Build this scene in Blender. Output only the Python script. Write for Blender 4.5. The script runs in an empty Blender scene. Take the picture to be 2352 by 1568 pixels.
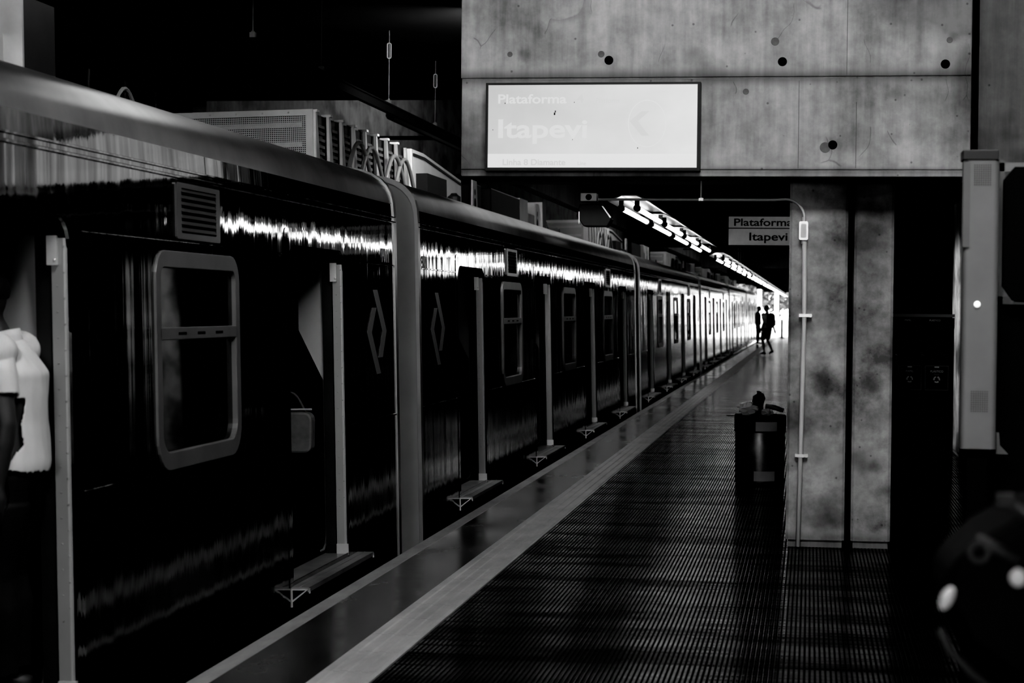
import bpy, bmesh, math, random
from mathutils import Vector, Matrix
S = bpy.context.scene
COL = S.collection
PI = math.pi
random.seed(7)

# ------------------------------------------------------------------ camera
F, PW, PH = 4600.0, 2352, 1568
def nrm(v): return v.normalized()
yc = nrm(Vector(((1860 - PW / 2) / F, -(711 - PH / 2) / F, -1)))     # the track direction, in camera space
ROLL = 0.0135
u = Vector((math.sin(ROLL), math.cos(ROLL), 0))
zc = nrm(u - yc * u.dot(yc)); xc = yc.cross(zc)
R = Matrix((xc, yc, zc))
cd = bpy.data.cameras.new('camera'); cam = bpy.data.objects.new('camera', cd); COL.objects.link(cam)
cam.matrix_world = Matrix.Translation((0, 0, 1.6)) @ R.to_4x4()
cd.sensor_width = 36; cd.lens = F / PW * 36
cd.clip_end = 600; cd.clip_start = 0.05
cd.dof.use_dof = True; cd.dof.focus_distance = 15.0; cd.dof.aperture_fstop = 4.5
S.camera = cam

# ------------------------------------------------------------------ materials
def mat(name, col=0.5, rough=0.5, metal=0.0, spec=0.5, emit=None, emit_s=0.0, coat=0):
    m = bpy.data.materials.new(name); m.use_nodes = True
    b = m.node_tree.nodes['Principled BSDF']
    b.inputs['Base Color'].default_value = (col, col, col, 1)
    b.inputs['Roughness'].default_value = rough; b.inputs['Metallic'].default_value = metal
    b.inputs['Specular IOR Level'].default_value = spec
    if emit is not None:
        b.inputs['Emission Color'].default_value = (emit, emit, emit, 1); b.inputs['Emission Strength'].default_value = emit_s
    if coat: b.inputs['Coat Weight'].default_value = coat
    return m
def nd(m, t, **kw):
    n = m.node_tree.nodes.new(t)
    for k, v in kw.items():
        if k in n.inputs: n.inputs[k].default_value = v
        else: setattr(n, k, v)
    return n
def lk(m, a, ao, b, bi): m.node_tree.links.new(a.outputs[ao], b.inputs[bi])
def bsdf(m): return m.node_tree.nodes['Principled BSDF']
def coords(m, scale, out='Object'):
    tc = nd(m, 'ShaderNodeTexCoord'); mp = nd(m, 'ShaderNodeMapping'); mp.inputs['Scale'].default_value = scale
    lk(m, tc, out, mp, 'Vector'); return mp
def ramp(m, stops):
    r = nd(m, 'ShaderNodeValToRGB'); e = r.color_ramp.elements
    while len(e) < len(stops): e.new(0.5)
    for el, (p, c) in zip(e, stops): el.position = p; el.color = (c, c, c, 1)
    return r
def mottled(name, lo, hi, scale=(3, 3, 3), rough=0.5, metal=0.0, detail=6, spec=0.5, bump=0.0, rlo=None, rhi=None, space='Object'):
    """a surface whose brightness wanders between lo and hi"""
    m = mat(name, hi, rough, metal, spec)
    mp = coords(m, scale, space); n = nd(m, 'ShaderNodeTexNoise', Scale=1.0, Detail=detail, Roughness=0.6); lk(m, mp, 'Vector', n, 'Vector')
    r = ramp(m, [(0.3, lo), (0.7, hi)]); lk(m, n, 'Fac', r, 'Fac'); lk(m, r, 'Color', bsdf(m), 'Base Color')
    if rlo is not None:
        r2 = ramp(m, [(0.3, rlo), (0.7, rhi)]); lk(m, n, 'Fac', r2, 'Fac'); lk(m, r2, 'Color', bsdf(m), 'Roughness')
    if bump:
        b = nd(m, 'ShaderNodeBump', Strength=bump, Distance=0.01); lk(m, n, 'Fac', b, 'Height'); lk(m, b, 'Normal', bsdf(m), 'Normal')
    return m
def concrete(name, lo, mid, hi, streak=1.0, patches=0.35, blots=(), seams=(), scratch=False):
    m = mat(name, mid, 0.8, 0, 0.3)
    mp = coords(m, (1.6, 1.6, 1.6)); a = nd(m, 'ShaderNodeTexNoise', Scale=1.3, Detail=10, Roughness=0.68); lk(m, mp, 'Vector', a, 'Vector')
    ms = coords(m, (14, 14, 1.1)); s = nd(m, 'ShaderNodeTexNoise', Scale=1.0, Detail=6, Roughness=0.6); lk(m, ms, 'Vector', s, 'Vector')
    mx = nd(m, 'ShaderNodeMix'); mx.data_type = 'FLOAT'; mx.inputs[0].default_value = 0.38 * streak
    lk(m, a, 'Fac', mx, 2); lk(m, s, 'Fac', mx, 3)
    r = ramp(m, [(0.36, lo), (0.5, mid), (0.63, hi)]); lk(m, mx, 0, r, 'Fac')
    # dark smudges and small pits
    mo = coords(m, (1.1, 1.1, 1.9)); o = nd(m, 'ShaderNodeTexNoise', Scale=1.0, Detail=3, Roughness=0.5); lk(m, mo, 'Vector', o, 'Vector')
    ro = ramp(m, [(0.36, 1 - patches * 1.9), (0.5, 1.0)]); lk(m, o, 'Fac', ro, 'Fac')
    mv = coords(m, (9, 9, 9)); v = nd(m, 'ShaderNodeTexVoronoi', Scale=1.0); lk(m, mv, 'Vector', v, 'Vector')
    rv = ramp(m, [(0.045, 0.45), (0.09, 1.0)]); lk(m, v, 'Distance', rv, 'Fac')
    m1 = nd(m, 'ShaderNodeMix'); m1.data_type = 'RGBA'; m1.blend_type = 'MULTIPLY'; m1.inputs[0].default_value = 1
    lk(m, r, 'Color', m1, 6); lk(m, ro, 'Color', m1, 7)
    m2 = nd(m, 'ShaderNodeMix'); m2.data_type = 'RGBA'; m2.blend_type = 'MULTIPLY'; m2.inputs[0].default_value = 1
    lk(m, m1, 2, m2, 6); lk(m, rv, 'Color', m2, 7)
    last = m2
    def times(node, out):
        nonlocal last
        k = nd(m, 'ShaderNodeMix'); k.data_type = 'RGBA'; k.blend_type = 'MULTIPLY'; k.inputs[0].default_value = 1
        lk(m, last, 2, k, 6); lk(m, node, out, k, 7); last = k
    tc = nd(m, 'ShaderNodeTexCoord'); sp = nd(m, 'ShaderNodeSeparateXYZ'); lk(m, tc, 'Object', sp, 0)
    for (bx_, bz_, br_, dk) in blots:                      # soft damp stains at a spot
        dx = nd(m, 'ShaderNodeMath', operation='SUBTRACT'); dx.inputs[1].default_value = bx_; lk(m, sp, 0, dx, 0)
        dz = nd(m, 'ShaderNodeMath', operation='SUBTRACT'); dz.inputs[1].default_value = bz_; lk(m, sp, 2, dz, 0)
        cb = nd(m, 'ShaderNodeCombineXYZ'); lk(m, dx, 0, cb, 0); lk(m, dz, 0, cb, 2)
        ln = nd(m, 'ShaderNodeVectorMath', operation='LENGTH'); lk(m, cb, 0, ln, 0)
        wob = nd(m, 'ShaderNodeMath', operation='MULTIPLY_ADD'); wob.inputs[1].default_value = br_ * 1.6; lk(m, a, 'Fac', wob, 0); lk(m, ln, 'Value', wob, 2)
        rr_ = nd(m, 'ShaderNodeMapRange'); rr_.inputs[1].default_value = br_ * 1.0; rr_.inputs[2].default_value = br_ * 2.1; rr_.inputs[3].default_value = dk; rr_.inputs[4].default_value = 1
        rr_.interpolation_type = 'SMOOTHSTEP'; lk(m, wob, 0, rr_, 0); times(rr_, 0)
    for (sz_, ht_, dk) in seams:                           # grime gathering along a horizontal joint
        dz = nd(m, 'ShaderNodeMath', operation='SUBTRACT'); dz.inputs[1].default_value = sz_; lk(m, sp, 2, dz, 0)
        ab = nd(m, 'ShaderNodeMath', operation='ABSOLUTE'); lk(m, dz, 0, ab, 0)
        wob = nd(m, 'ShaderNodeMath', operation='MULTIPLY_ADD'); wob.inputs[1].default_value = -ht_ * 2.4; lk(m, a, 'Fac', wob, 0); lk(m, ab, 0, wob, 2)
        rr_ = nd(m, 'ShaderNodeMapRange'); rr_.inputs[1].default_value = -ht_ * 1.2; rr_.inputs[2].default_value = ht_ * .1; rr_.inputs[3].default_value = dk; rr_.inputs[4].default_value = 1
        rr_.interpolation_type = 'SMOOTHSTEP'; lk(m, wob, 0, rr_, 0); times(rr_, 0)
    if scratch:                                            # hairline marks: edges of stretched, wandering cells
        nw = nd(m, 'ShaderNodeTexNoise', Scale=2.2, Detail=2); lk(m, tc, 'Object', nw, 'Vector')
        va = nd(m, 'ShaderNodeVectorMath', operation='MULTIPLY_ADD'); va.inputs[1].default_value = (.5, .5, .5); lk(m, nw, 'Color', va, 0); lk(m, tc, 'Object', va, 2)
        mc = nd(m, 'ShaderNodeMapping'); mc.inputs['Scale'].default_value = (2.6, .1, 1.0); lk(m, va, 0, mc, 0)
        vc = nd(m, 'ShaderNodeTexVoronoi', Scale=1.0); vc.feature = 'DISTANCE_TO_EDGE'; lk(m, mc, 0, vc, 'Vector')
        rc = ramp(m, [(0.001, .5), (0.006, 1.0)]); lk(m, vc, 'Distance', rc, 'Fac')
        nk_ = nd(m, 'ShaderNodeTexNoise', Scale=3.5, Detail=1); lk(m, tc, 'Object', nk_, 'Vector')
        rk = ramp(m, [(.57, 1), (.63, 0)]); lk(m, nk_, 'Fac', rk, 'Fac')
        mxx = nd(m, 'ShaderNodeMath', operation='MAXIMUM'); lk(m, rc, 'Color', mxx, 0); lk(m, rk, 'Color', mxx, 1); times(mxx, 0)
    lk(m, last, 2, bsdf(m), 'Base Color')
    b = nd(m, 'ShaderNodeBump', Strength=0.35, Distance=0.01); lk(m, a, 'Fac', b, 'Height'); lk(m, b, 'Normal', bsdf(m), 'Normal')
    return m
def steel(name, col, rough, wav=0.12, lo=0.6):
    """stainless sheet: mirror-like, with slightly wavy panels that stretch reflections upright"""
    m = mat(name, col, rough, 1.0)
    mp = coords(m, (1.0, 4.5, 0.5)); n = nd(m, 'ShaderNodeTexNoise', Scale=1.0, Detail=1.5, Roughness=0.5); lk(m, mp, 'Vector', n, 'Vector')
    mf = coords(m, (1.0, 34.0, 0.35)); nf = nd(m, 'ShaderNodeTexNoise', Scale=1.0, Detail=2, Roughness=0.5); lk(m, mf, 'Vector', nf, 'Vector')
    ad = nd(m, 'ShaderNodeMath', operation='MULTIPLY_ADD'); ad.inputs[1].default_value = 0.11; lk(m, nf, 'Fac', ad, 0); lk(m, n, 'Fac', ad, 2)
    b = nd(m, 'ShaderNodeBump', Strength=wav, Distance=0.03); lk(m, ad, 0, b, 'Height'); lk(m, b, 'Normal', bsdf(m), 'Normal')
    mq = coords(m, (1.0, 12.0, 0.7)); q = nd(m, 'ShaderNodeTexNoise', Scale=1.0, Detail=6, Roughness=0.65); lk(m, mq, 'Vector', q, 'Vector')
    r = ramp(m, [(0.35, col * lo), (0.65, col)]); lk(m, q, 'Fac', r, 'Fac'); lk(m, r, 'Color', bsdf(m), 'Base Color')  # upright reflection streaks painted as light and dark bands of base colour
    r2 = ramp(m, [(0.35, rough * 0.6), (0.65, rough * 1.6)]); lk(m, q, 'Fac', r2, 'Fac'); lk(m, r2, 'Color', bsdf(m), 'Roughness')
    return m

M = {}
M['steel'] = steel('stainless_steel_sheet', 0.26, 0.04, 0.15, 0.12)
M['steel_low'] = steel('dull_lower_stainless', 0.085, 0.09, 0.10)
M['roofsteel'] = mottled('roof_edge_steel', 0.22, 0.40, (2, 2, 2), 0.30, 0.93)
M['endsteel'] = mottled('end_plate_steel', 0.14, 0.20, (1.5, 1.5, 1.5), 0.5, 0.4)
M['jamb'] = mottled('jamb_aluminium', 0.22, 0.28, (3, 3, 2), 0.42, 0.5)
M['frame'] = mottled('window_frame_grey', 0.07, 0.10, (4, 4, 4), 0.45)
M['vent'] = mottled('vent_aluminium', 0.035, 0.06, (4, 4, 4), 0.3, 0.75)
M['screen'] = mat('draft_screen_grey', 0.30, 0.55)
M['dark'] = mottled('dark_painted_metal', 0.006, 0.014, (4, 4, 4), 0.5, spec=0.25)
M['black'] = mat('black_void_paint', 0.004, 0.8, 0, 0.1)
M['plate'] = mottled('step_tread_aluminium', 0.16, 0.34, (5, 3, 5), 0.4, 0.6)
M['galv'] = mottled('galvanised_sheet', 0.45, 0.75, (2, 2, 2), 0.35, 0.55)
M['white'] = mottled('white_painted_metal', 0.6, 0.8, (2, 2, 2), 0.4)
M['rubber'] = mat('black_rubber', 0.012, 0.6)
M['cable'] = mat('grey_cable_sheath', 0.16, 0.4)
M['logo'] = mat('logo_grey_decal', 0.13, 0.5)
M['number'] = mat('pale_number_decal', 0.34, 0.5)
M['lamp'] = mat('marker_lamp_glass', 0.8, 0.3, 0, 0.5, 1.0, 2.5)
M['tube'] = mat('fluorescent_tube_glow', 0.9, 0.4, 0, 0.5, 1.0, 5.0)
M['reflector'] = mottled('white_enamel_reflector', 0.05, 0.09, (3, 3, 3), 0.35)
M['pipe'] = mottled('painted_conduit', 0.48, 0.62, (6, 6, 3), 0.4)
M['labelgrey'] = mottled('paper_label', 0.30, 0.36, (9, 9, 9), 0.7)
M['signdull'] = mottled('dull_sign_sheet_added_glow', 0.42, 0.62, (5, 5, 5), 0.5); bsdf(M['signdull']).inputs['Emission Color'].default_value = (1, 1, 1, 1); bsdf(M['signdull']).inputs['Emission Strength'].default_value = .065  # faint glow added to brighten the sheet, not a lit sign
M['text_dark'] = mat('black_lettering', 0.006, 0.7)
M['skin_dark'] = mottled('dark_brown_skin', 0.022, 0.035, (8, 8, 8), 0.5)
M['skin_mid'] = mottled('tan_skin', 0.20, 0.26, (8, 8, 8), 0.55)
M['shirt_white'] = mottled('white_cotton', 0.42, 0.55, (5, 5, 2.5), 0.85, bump=0.5)
M['shirt_grey'] = mottled('pale_grey_cotton', 0.26, 0.34, (5, 5, 2.5), 0.85, bump=0.5)
M['cloth_black'] = mottled('black_cloth', 0.006, 0.012, (8, 8, 8), 0.85, spec=0.2)
M['hair'] = mottled('black_hair', 0.004, 0.01, (40, 40, 40), 0.6)
M['bagblack'] = mottled('black_nylon', 0.004, 0.009, (12, 12, 12), 0.6, spec=0.12)
M['buckle'] = mat('pale_plastic_buckle', 0.95, 0.25)
M['strapgrey'] = mottled('grey_webbing', 0.03, 0.05, (30, 30, 30), 0.7)
M['bagpanel'] = mottled('grey_nylon_panel', 0.05, 0.09, (12, 12, 12), 0.6)
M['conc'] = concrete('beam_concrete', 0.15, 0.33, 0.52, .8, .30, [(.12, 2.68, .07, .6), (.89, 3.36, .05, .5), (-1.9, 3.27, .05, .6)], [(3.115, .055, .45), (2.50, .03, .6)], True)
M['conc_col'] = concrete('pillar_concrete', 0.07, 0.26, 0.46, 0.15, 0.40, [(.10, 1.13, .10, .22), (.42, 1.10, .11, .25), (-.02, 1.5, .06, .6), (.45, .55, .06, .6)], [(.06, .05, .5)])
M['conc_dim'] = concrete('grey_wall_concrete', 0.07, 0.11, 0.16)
M['patch'] = mottled('patch_mortar', 0.09, 0.16, (12, 12, 12), 0.9)
M['ceil'] = mottled('shade_black_ceiling', 0.012, 0.02, (1, 1, 1), 0.9, spec=0.1)  # near-black colour stands in for the lack of light overhead
M['darkwall'] = mottled('unlit_dark_wall', 0.008, 0.014, (1, 1, 1), 0.8, spec=0.1)  # darkness of the unlit walls is put into the colour
M['ballast'] = mottled('track_ballast', 0.006, 0.02, (9, 9, 9), 0.95, spec=0.1, bump=1.0)
M['edge_white'] = mottled('worn_white_edge_paint', 0.14, 0.30, (9, 2.2, 9), 0.5, detail=8, spec=0.4)
M['granite'] = mottled('polished_dark_granite', 0.012, 0.045, (2.2, 1.2, 1), 0.16, spec=0.5, detail=8, rlo=0.14, rhi=0.30)
M['tactile'] = mottled('pale_tactile_rubber', 0.24, 0.42, (6, 2.0, 6), 0.42, detail=8, spec=0.4)
M['outside'] = mat('sunlit_paving', 0.45, 0.8)

M['groove'] = mat('dull_rubber_groove', 0.006, 0.95, 0, 0.05)
# ribbed black rubber flooring: glossy rib tops, shallow waves along the platform
m = M['ribfloor'] = mat('ribbed_black_rubber', 0.004, 0.2, 0, 0.2)
mp = coords(m, (0.35, 7.0, 1)); n1 = nd(m, 'ShaderNodeTexNoise', Scale=1.0, Detail=4, Roughness=0.6); lk(m, mp, 'Vector', n1, 'Vector')
b1 = nd(m, 'ShaderNodeBump', Strength=1.0, Distance=0.022); lk(m, n1, 'Fac', b1, 'Height'); lk(m, b1, 'Normal', bsdf(m), 'Normal')
mp2 = coords(m, (0.7, 2.6, 1)); n2 = nd(m, 'ShaderNodeTexNoise', Scale=1.0, Detail=5); lk(m, mp2, 'Vector', n2, 'Vector')
r = ramp(m, [(0.44, 0.01), (0.53, 0.16), (0.63, 1.0)]); lk(m, n2, 'Fac', r, 'Fac'); lk(m, r, 'Color', bsdf(m), 'Specular IOR Level'); bsdf(m).inputs['Roughness'].default_value = .17

# tinted glass: mirror film over a dim see-through pane
m = M['glass'] = bpy.data.materials.new('tinted_window_glass'); m.use_nodes = True
nt = m.node_tree; nt.nodes.remove(nt.nodes['Principled BSDF']); out = nt.nodes['Material Output']
tr = nd(m, 'ShaderNodeBsdfTransparent'); tr.inputs[0].default_value = (.10, .10, .10, 1)
gl = nd(m, 'ShaderNodeBsdfGlossy'); gl.inputs['Roughness'].default_value = 0.03; gl.inputs['Color'].default_value = (.8, .8, .8, 1)
fr = nd(m, 'ShaderNodeFresnel', IOR=1.5); mx = nd(m, 'ShaderNodeMixShader')
lk(m, fr, 0, mx, 0); lk(m, tr, 0, mx, 1); lk(m, gl, 0, mx, 2); lk(m, mx, 0, out, 0)

# lit sign face: an opal sheet glowing a little unevenly
m = M['signface'] = mat('glowing_opal_sign_sheet', 0.5, 0.35)
mp = coords(m, (1.6, 1, 2.4)); n = nd(m, 'ShaderNodeTexNoise', Scale=1.0, Detail=5); lk(m, mp, 'Vector', n, 'Vector')
tc = nd(m, 'ShaderNodeTexCoord'); sx = nd(m, 'ShaderNodeSeparateXYZ'); lk(m, tc, 'Object', sx, 0)
ad = nd(m, 'ShaderNodeMath', operation='MULTIPLY_ADD'); ad.inputs[1].default_value = 0.30; lk(m, sx, 0, ad, 0); lk(m, n, 'Fac', ad, 2)
r = ramp(m, [(0.1, 0.42), (0.9, 0.61)]); lk(m, ad, 0, r, 'Fac')
lk(m, r, 'Color', bsdf(m), 'Emission Color'); bsdf(m).inputs['Emission Strength'].default_value = 0.95; bsdf(m).inputs['Base Color'].default_value = (.05, .05, .05, 1)
M['signpale'] = mat('pale_sign_letter', 0.05, 0.4, 0, 0.5, 0.57, 0.95)
M['signgrey'] = mat('faded_sign_letter', 0.05, 0.4, 0, 0.5, 0.49, 0.95)
M['signband'] = mat('pale_sign_band', 0.05, 0.4, 0, 0.5, 0.61, 0.95)
M['leaf'] = mottled('sunlit_leaves', 0.06, 0.22, (0.6, 0.6, 0.6), 0.8)
M['bark'] = mat('tree_bark', 0.2, 0.9)

# ------------------------------------------------------------------ mesh helpers
class MB:
    def __init__(s): s.v = []; s.f = []
    def add(s, vs, fs):
        o = len(s.v); s.v += [tuple(x) for x in vs]; s.f += [tuple(i + o for i in f) for f in fs]; return s
    def box(s, x0, x1, y0, y1, z0, z1):
        vs = [(x, y, z) for z in (z0, z1) for y in (y0, y1) for x in (x0, x1)]
        return s.add(vs, [(0, 2, 3, 1), (4, 5, 7, 6), (0, 1, 5, 4), (2, 6, 7, 3), (0, 4, 6, 2), (1, 3, 7, 5)])
    def prism(s, pts, axis, a, b):
        """closed outline pts (two numbers each) swept along axis from a to b"""
        def p(q, t): return {'x': (t, q[0], q[1]), 'y': (q[0], t, q[1]), 'z': (q[0], q[1], t)}[axis]
        n = len(pts); vs = [p(q, a) for q in pts] + [p(q, b) for q in pts]
        fs = [tuple(range(n - 1, -1, -1)), tuple(range(n, 2 * n))] + [(i, (i + 1) % n, n + (i + 1) % n, n + i) for i in range(n)]
        return s.add(vs, fs)
    def sheet(s, pts, axis, a, b, closed=False):
        def p(q, t): return {'x': (t, q[0], q[1]), 'y': (q[0], t, q[1]), 'z': (q[0], q[1], t)}[axis]
        n = len(pts); vs = [p(q, a) for q in pts] + [p(q, b) for q in pts]
        return s.add(vs, [(i, (i + 1) % n, n + (i + 1) % n, n + i) for i in range(n if closed else n - 1)])
    def ring(s, outer, inner, axis, a, b):
        """frame between two outlines with equal point counts"""
        def p(q, t): return {'x': (t, q[0], q[1]), 'y': (q[0], t, q[1]), 'z': (q[0], q[1], t)}[axis]
        n = len(outer); vs = [p(q, t) for t in (a, b) for L in (outer, inner) for q in L]
        fs = []
        for i in range(n):
            j = (i + 1) % n
            fs += [(i, j, n + j, n + i), (2 * n + i, 3 * n + i, 3 * n + j, 2 * n + j), (i, 2 * n + i, 2 * n + j, j), (n + i, n + j, 3 * n + j, 3 * n + i)]
        return s.add(vs, fs)
    def tube(s, pts, r, n=10, cap=True):
        pts = [Vector(p) for p in pts]; rs = r if isinstance(r, (list, tuple)) else [r] * len(pts)
        o = len(s.v); up = None
        for i, p in enumerate(pts):
            t = ((pts[min(i + 1, len(pts) - 1)] - pts[max(i - 1, 0)])).normalized()
            if up is None: up = t.orthogonal().normalized()
            a = (up - t * up.dot(t)).normalized(); up = a; b = t.cross(a)
            s.v += [tuple(p + (a * math.cos(2 * PI * k / n) + b * math.sin(2 * PI * k / n)) * rs[i]) for k in range(n)]
        for i in range(len(pts) - 1):
            for k in range(n):
                k2 = (k + 1) % n; s.f.append((o + i * n + k, o + i * n + k2, o + (i + 1) * n + k2, o + (i + 1) * n + k))
        if cap:
            s.f.append(tuple(o + k for k in range(n - 1, -1, -1))); e = o + (len(pts) - 1) * n; s.f.append(tuple(e + k for k in range(n)))
        return s
    def ball(s, c, rx, ry=None, rz=None, nu=14, nv=9):
        ry = ry or rx; rz = rz or rx; o = len(s.v)
        for i in range(nv + 1):
            th = PI * i / nv
            for k in range(nu):
                ph = 2 * PI * k / nu
                s.v.append((c[0] + rx * math.sin(th) * math.cos(ph), c[1] + ry * math.sin(th) * math.sin(ph), c[2] + rz * math.cos(th)))
        for i in range(nv):
            for k in range(nu):
                k2 = (k + 1) % nu; s.f.append((o + i * nu + k, o + (i + 1) * nu + k, o + (i + 1) * nu + k2, o + i * nu + k2))
        return s
    def lathe(s, prof, n=32, c=(0, 0, 0)):
        o = len(s.v)
        for r, z in prof:
            s.v += [(c[0] + r * math.cos(2 * PI * k / n), c[1] + r * math.sin(2 * PI * k / n), c[2] + z) for k in range(n)]
        for i in range(len(prof) - 1):
            for k in range(n):
                k2 = (k + 1) % n; s.f.append((o + i * n + k, o + i * n + k2, o + (i + 1) * n + k2, o + (i + 1) * n + k))
        return s
    def mesh(s, name):
        me = bpy.data.meshes.new(name); me.from_pydata(s.v, [], s.f); me.validate()
        b = bmesh.new(); b.from_mesh(me); bmesh.ops.remove_doubles(b, verts=b.verts, dist=1e-5); bmesh.ops.recalc_face_normals(b, faces=b.faces); b.to_mesh(me); b.free(); return me
    def build(s, name, m, parent=None, smooth=False, bevel=0, loc=None, rot=None):
        me = s.mesh(name); me.materials.append(m)
        if smooth:
            for p in me.polygons: p.use_smooth = True
        o = bpy.data.objects.new(name, me); COL.objects.link(o)
        if parent: o.parent = parent
        if loc: o.location = loc
        if rot: o.rotation_euler = rot
        if bevel:
            bv = o.modifiers.new('edge', 'BEVEL'); bv.width = bevel; bv.segments = 2; bv.limit_method = 'ANGLE'
        return o
def tag(o, label=None, cat=None, group=None, kind=None):
    if label: o['label'] = label
    if cat: o['category'] = cat
    if group: o['group'] = group
    if kind: o['kind'] = kind
    return o
def thing(name, label, cat, loc=(0, 0, 0), rot=(0, 0, 0), group=None):
    o = bpy.data.objects.new(name, None); COL.objects.link(o); o.location = loc; o.rotation_euler = rot; o.empty_display_size = .1
    return tag(o, label, cat, group)
def copy_tree(o, parent=None):
    c = o.copy(); COL.objects.link(c); c.parent = parent
    for ch in list(o.children): copy_tree(ch, c)
    return c
def rrect(x0, x1, z0, z1, r, n=5):
    """rounded rectangle outline; r may be (bottom-left, bottom-right, top-right, top-left)"""
    rs = r if isinstance(r, (list, tuple)) else (r,) * 4
    out = []
    for (cx, cz, q, rr) in ((x0 + rs[0], z0 + rs[0], 2, rs[0]), (x1 - rs[1], z0 + rs[1], 3, rs[1]), (x1 - rs[2], z1 - rs[2], 0, rs[2]), (x0 + rs[3], z1 - rs[3], 1, rs[3])):
        for k in range(n + 1):
            a = PI / 2 * (q + k / n); out.append((cx + rr * math.cos(a), cz + rr * math.sin(a)))
    return out
def text(body, size, name, m, parent, loc, rot, bold=0.0, align='LEFT', width=1.0, depth=0.001):
    cu = bpy.data.curves.new('t', 'FONT'); cu.body = body; cu.size = size; cu.offset = bold * size; cu.align_x = align; cu.extrude = depth
    t = bpy.data.objects.new('t', cu); COL.objects.link(t)
    bpy.context.view_layer.update()
    me = bpy.data.meshes.new_from_object(t.evaluated_get(bpy.context.evaluated_depsgraph_get()))
    bpy.data.objects.remove(t); bpy.data.curves.remove(cu)
    me.name = name; me.materials.clear(); me.materials.append(m)
    o = bpy.data.objects.new(name, me); COL.objects.link(o); o.parent = parent; o.location = loc; o.rotation_euler = rot; o.scale = (width, 1, 1)
    return o
FACE_Y = (PI / 2, 0, 0)             # upright lettering that faces -Y
FACE_X = (PI / 2, 0, PI / 2)        # upright lettering that faces +X

# ------------------------------------------------------------------ setting: platform and tunnel
YEND = 118.0
EX, SX, TX0, TX1 = -2.585, -2.485, -2.085, -1.825
fl = MB()
# rib profile: 22 mm pitch, tops 11 mm wide and 3.5 mm high
x = TX1 + 0.004; prof = [(x, -0.05), (x, -0.003)]
while x < 6.4:
    prof += [(x + .0045, -.0045), (x + .006, -.0003), (x + .0075, 0), (x + .018, 0), (x + .0195, -.0003), (x + .021, -.0045)]; x += .023
prof += [(x, -0.05)]
ys = [-8.7 + i * 2.0 for i in range(64)]
for a, b in zip(ys, ys[1:]): fl.sheet(prof, 'y', a, b - .008)
fo = fl.build('floor', M['ribfloor']); fo.data.materials.append(M['groove'])
for p in fo.data.polygons: p.material_index = 1 if p.center.z < -.0018 else 0
tag(MB().box(TX1 + .004, 6.4, -8.7, YEND, -.2, -.01).build('floor_slab', M['groove']), kind='structure')
tag(fo, 'black ribbed rubber platform floor', 'floor', kind='structure')
tag(MB().box(SX, TX0, -8, YEND, -.06, 0).build('floor_granite', M['granite']), 'polished dark stone band between the white edge line and the tactile strip', 'floor', kind='structure')
tag(MB().box(EX, SX, -8, YEND, -.14, .001).build('trim_1', M['edge_white'], bevel=.008), 'worn white edge line along the platform', 'edge line', kind='structure')
t = MB(); w = TX1 - TX0
tp = [(TX0, -.05), (TX0, .002)]
for k in range(4):
    c = TX0 + w * (k + .5) / 4; tp += [(c - .021, .002), (c - .014, .007), (c + .014, .007), (c + .021, .002)]
tp += [(TX1, .002), (TX1, -.05)]
yy = -8
while yy < YEND:
    t.prism(tp, 'y', yy, yy + .497); yy += .5
tag(t.build('trim_2', M['tactile']), 'pale ribbed tactile strip along the platform', 'tactile strip', kind='structure')
tag(MB().box(EX + .02, EX + .14, -8, YEND, -1.3, -.14).build('wall_platform_edge', M['darkwall']), kind='structure')
tag(MB().box(-11, EX + .1, -8, 150, -1.5, -1.3).build('floor_trackbed', M['ballast']), kind='structure')
tag(MB().box(-11, -10.8, -12, YEND, -1.5, 8).build('wall_left', M['conc_dim']), kind='structure')
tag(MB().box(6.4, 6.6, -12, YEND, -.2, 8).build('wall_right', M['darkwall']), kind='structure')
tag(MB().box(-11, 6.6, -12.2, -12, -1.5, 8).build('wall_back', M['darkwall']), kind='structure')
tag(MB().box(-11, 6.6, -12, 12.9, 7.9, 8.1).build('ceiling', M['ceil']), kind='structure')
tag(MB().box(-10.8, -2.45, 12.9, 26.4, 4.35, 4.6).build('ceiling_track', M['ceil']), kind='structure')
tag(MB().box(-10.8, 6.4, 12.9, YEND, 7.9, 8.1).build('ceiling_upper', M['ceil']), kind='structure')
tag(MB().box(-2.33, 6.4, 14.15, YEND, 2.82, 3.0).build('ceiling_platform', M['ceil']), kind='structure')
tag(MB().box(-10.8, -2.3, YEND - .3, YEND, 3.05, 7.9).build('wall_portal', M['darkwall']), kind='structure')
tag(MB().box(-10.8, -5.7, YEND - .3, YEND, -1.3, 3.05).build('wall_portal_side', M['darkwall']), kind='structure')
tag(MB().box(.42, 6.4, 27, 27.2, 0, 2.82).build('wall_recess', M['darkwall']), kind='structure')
tag(MB().box(2.2, 6.4, 27.2, YEND, 0, 2.82).build('wall_right_far', M['darkwall']), kind='structure')

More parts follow.
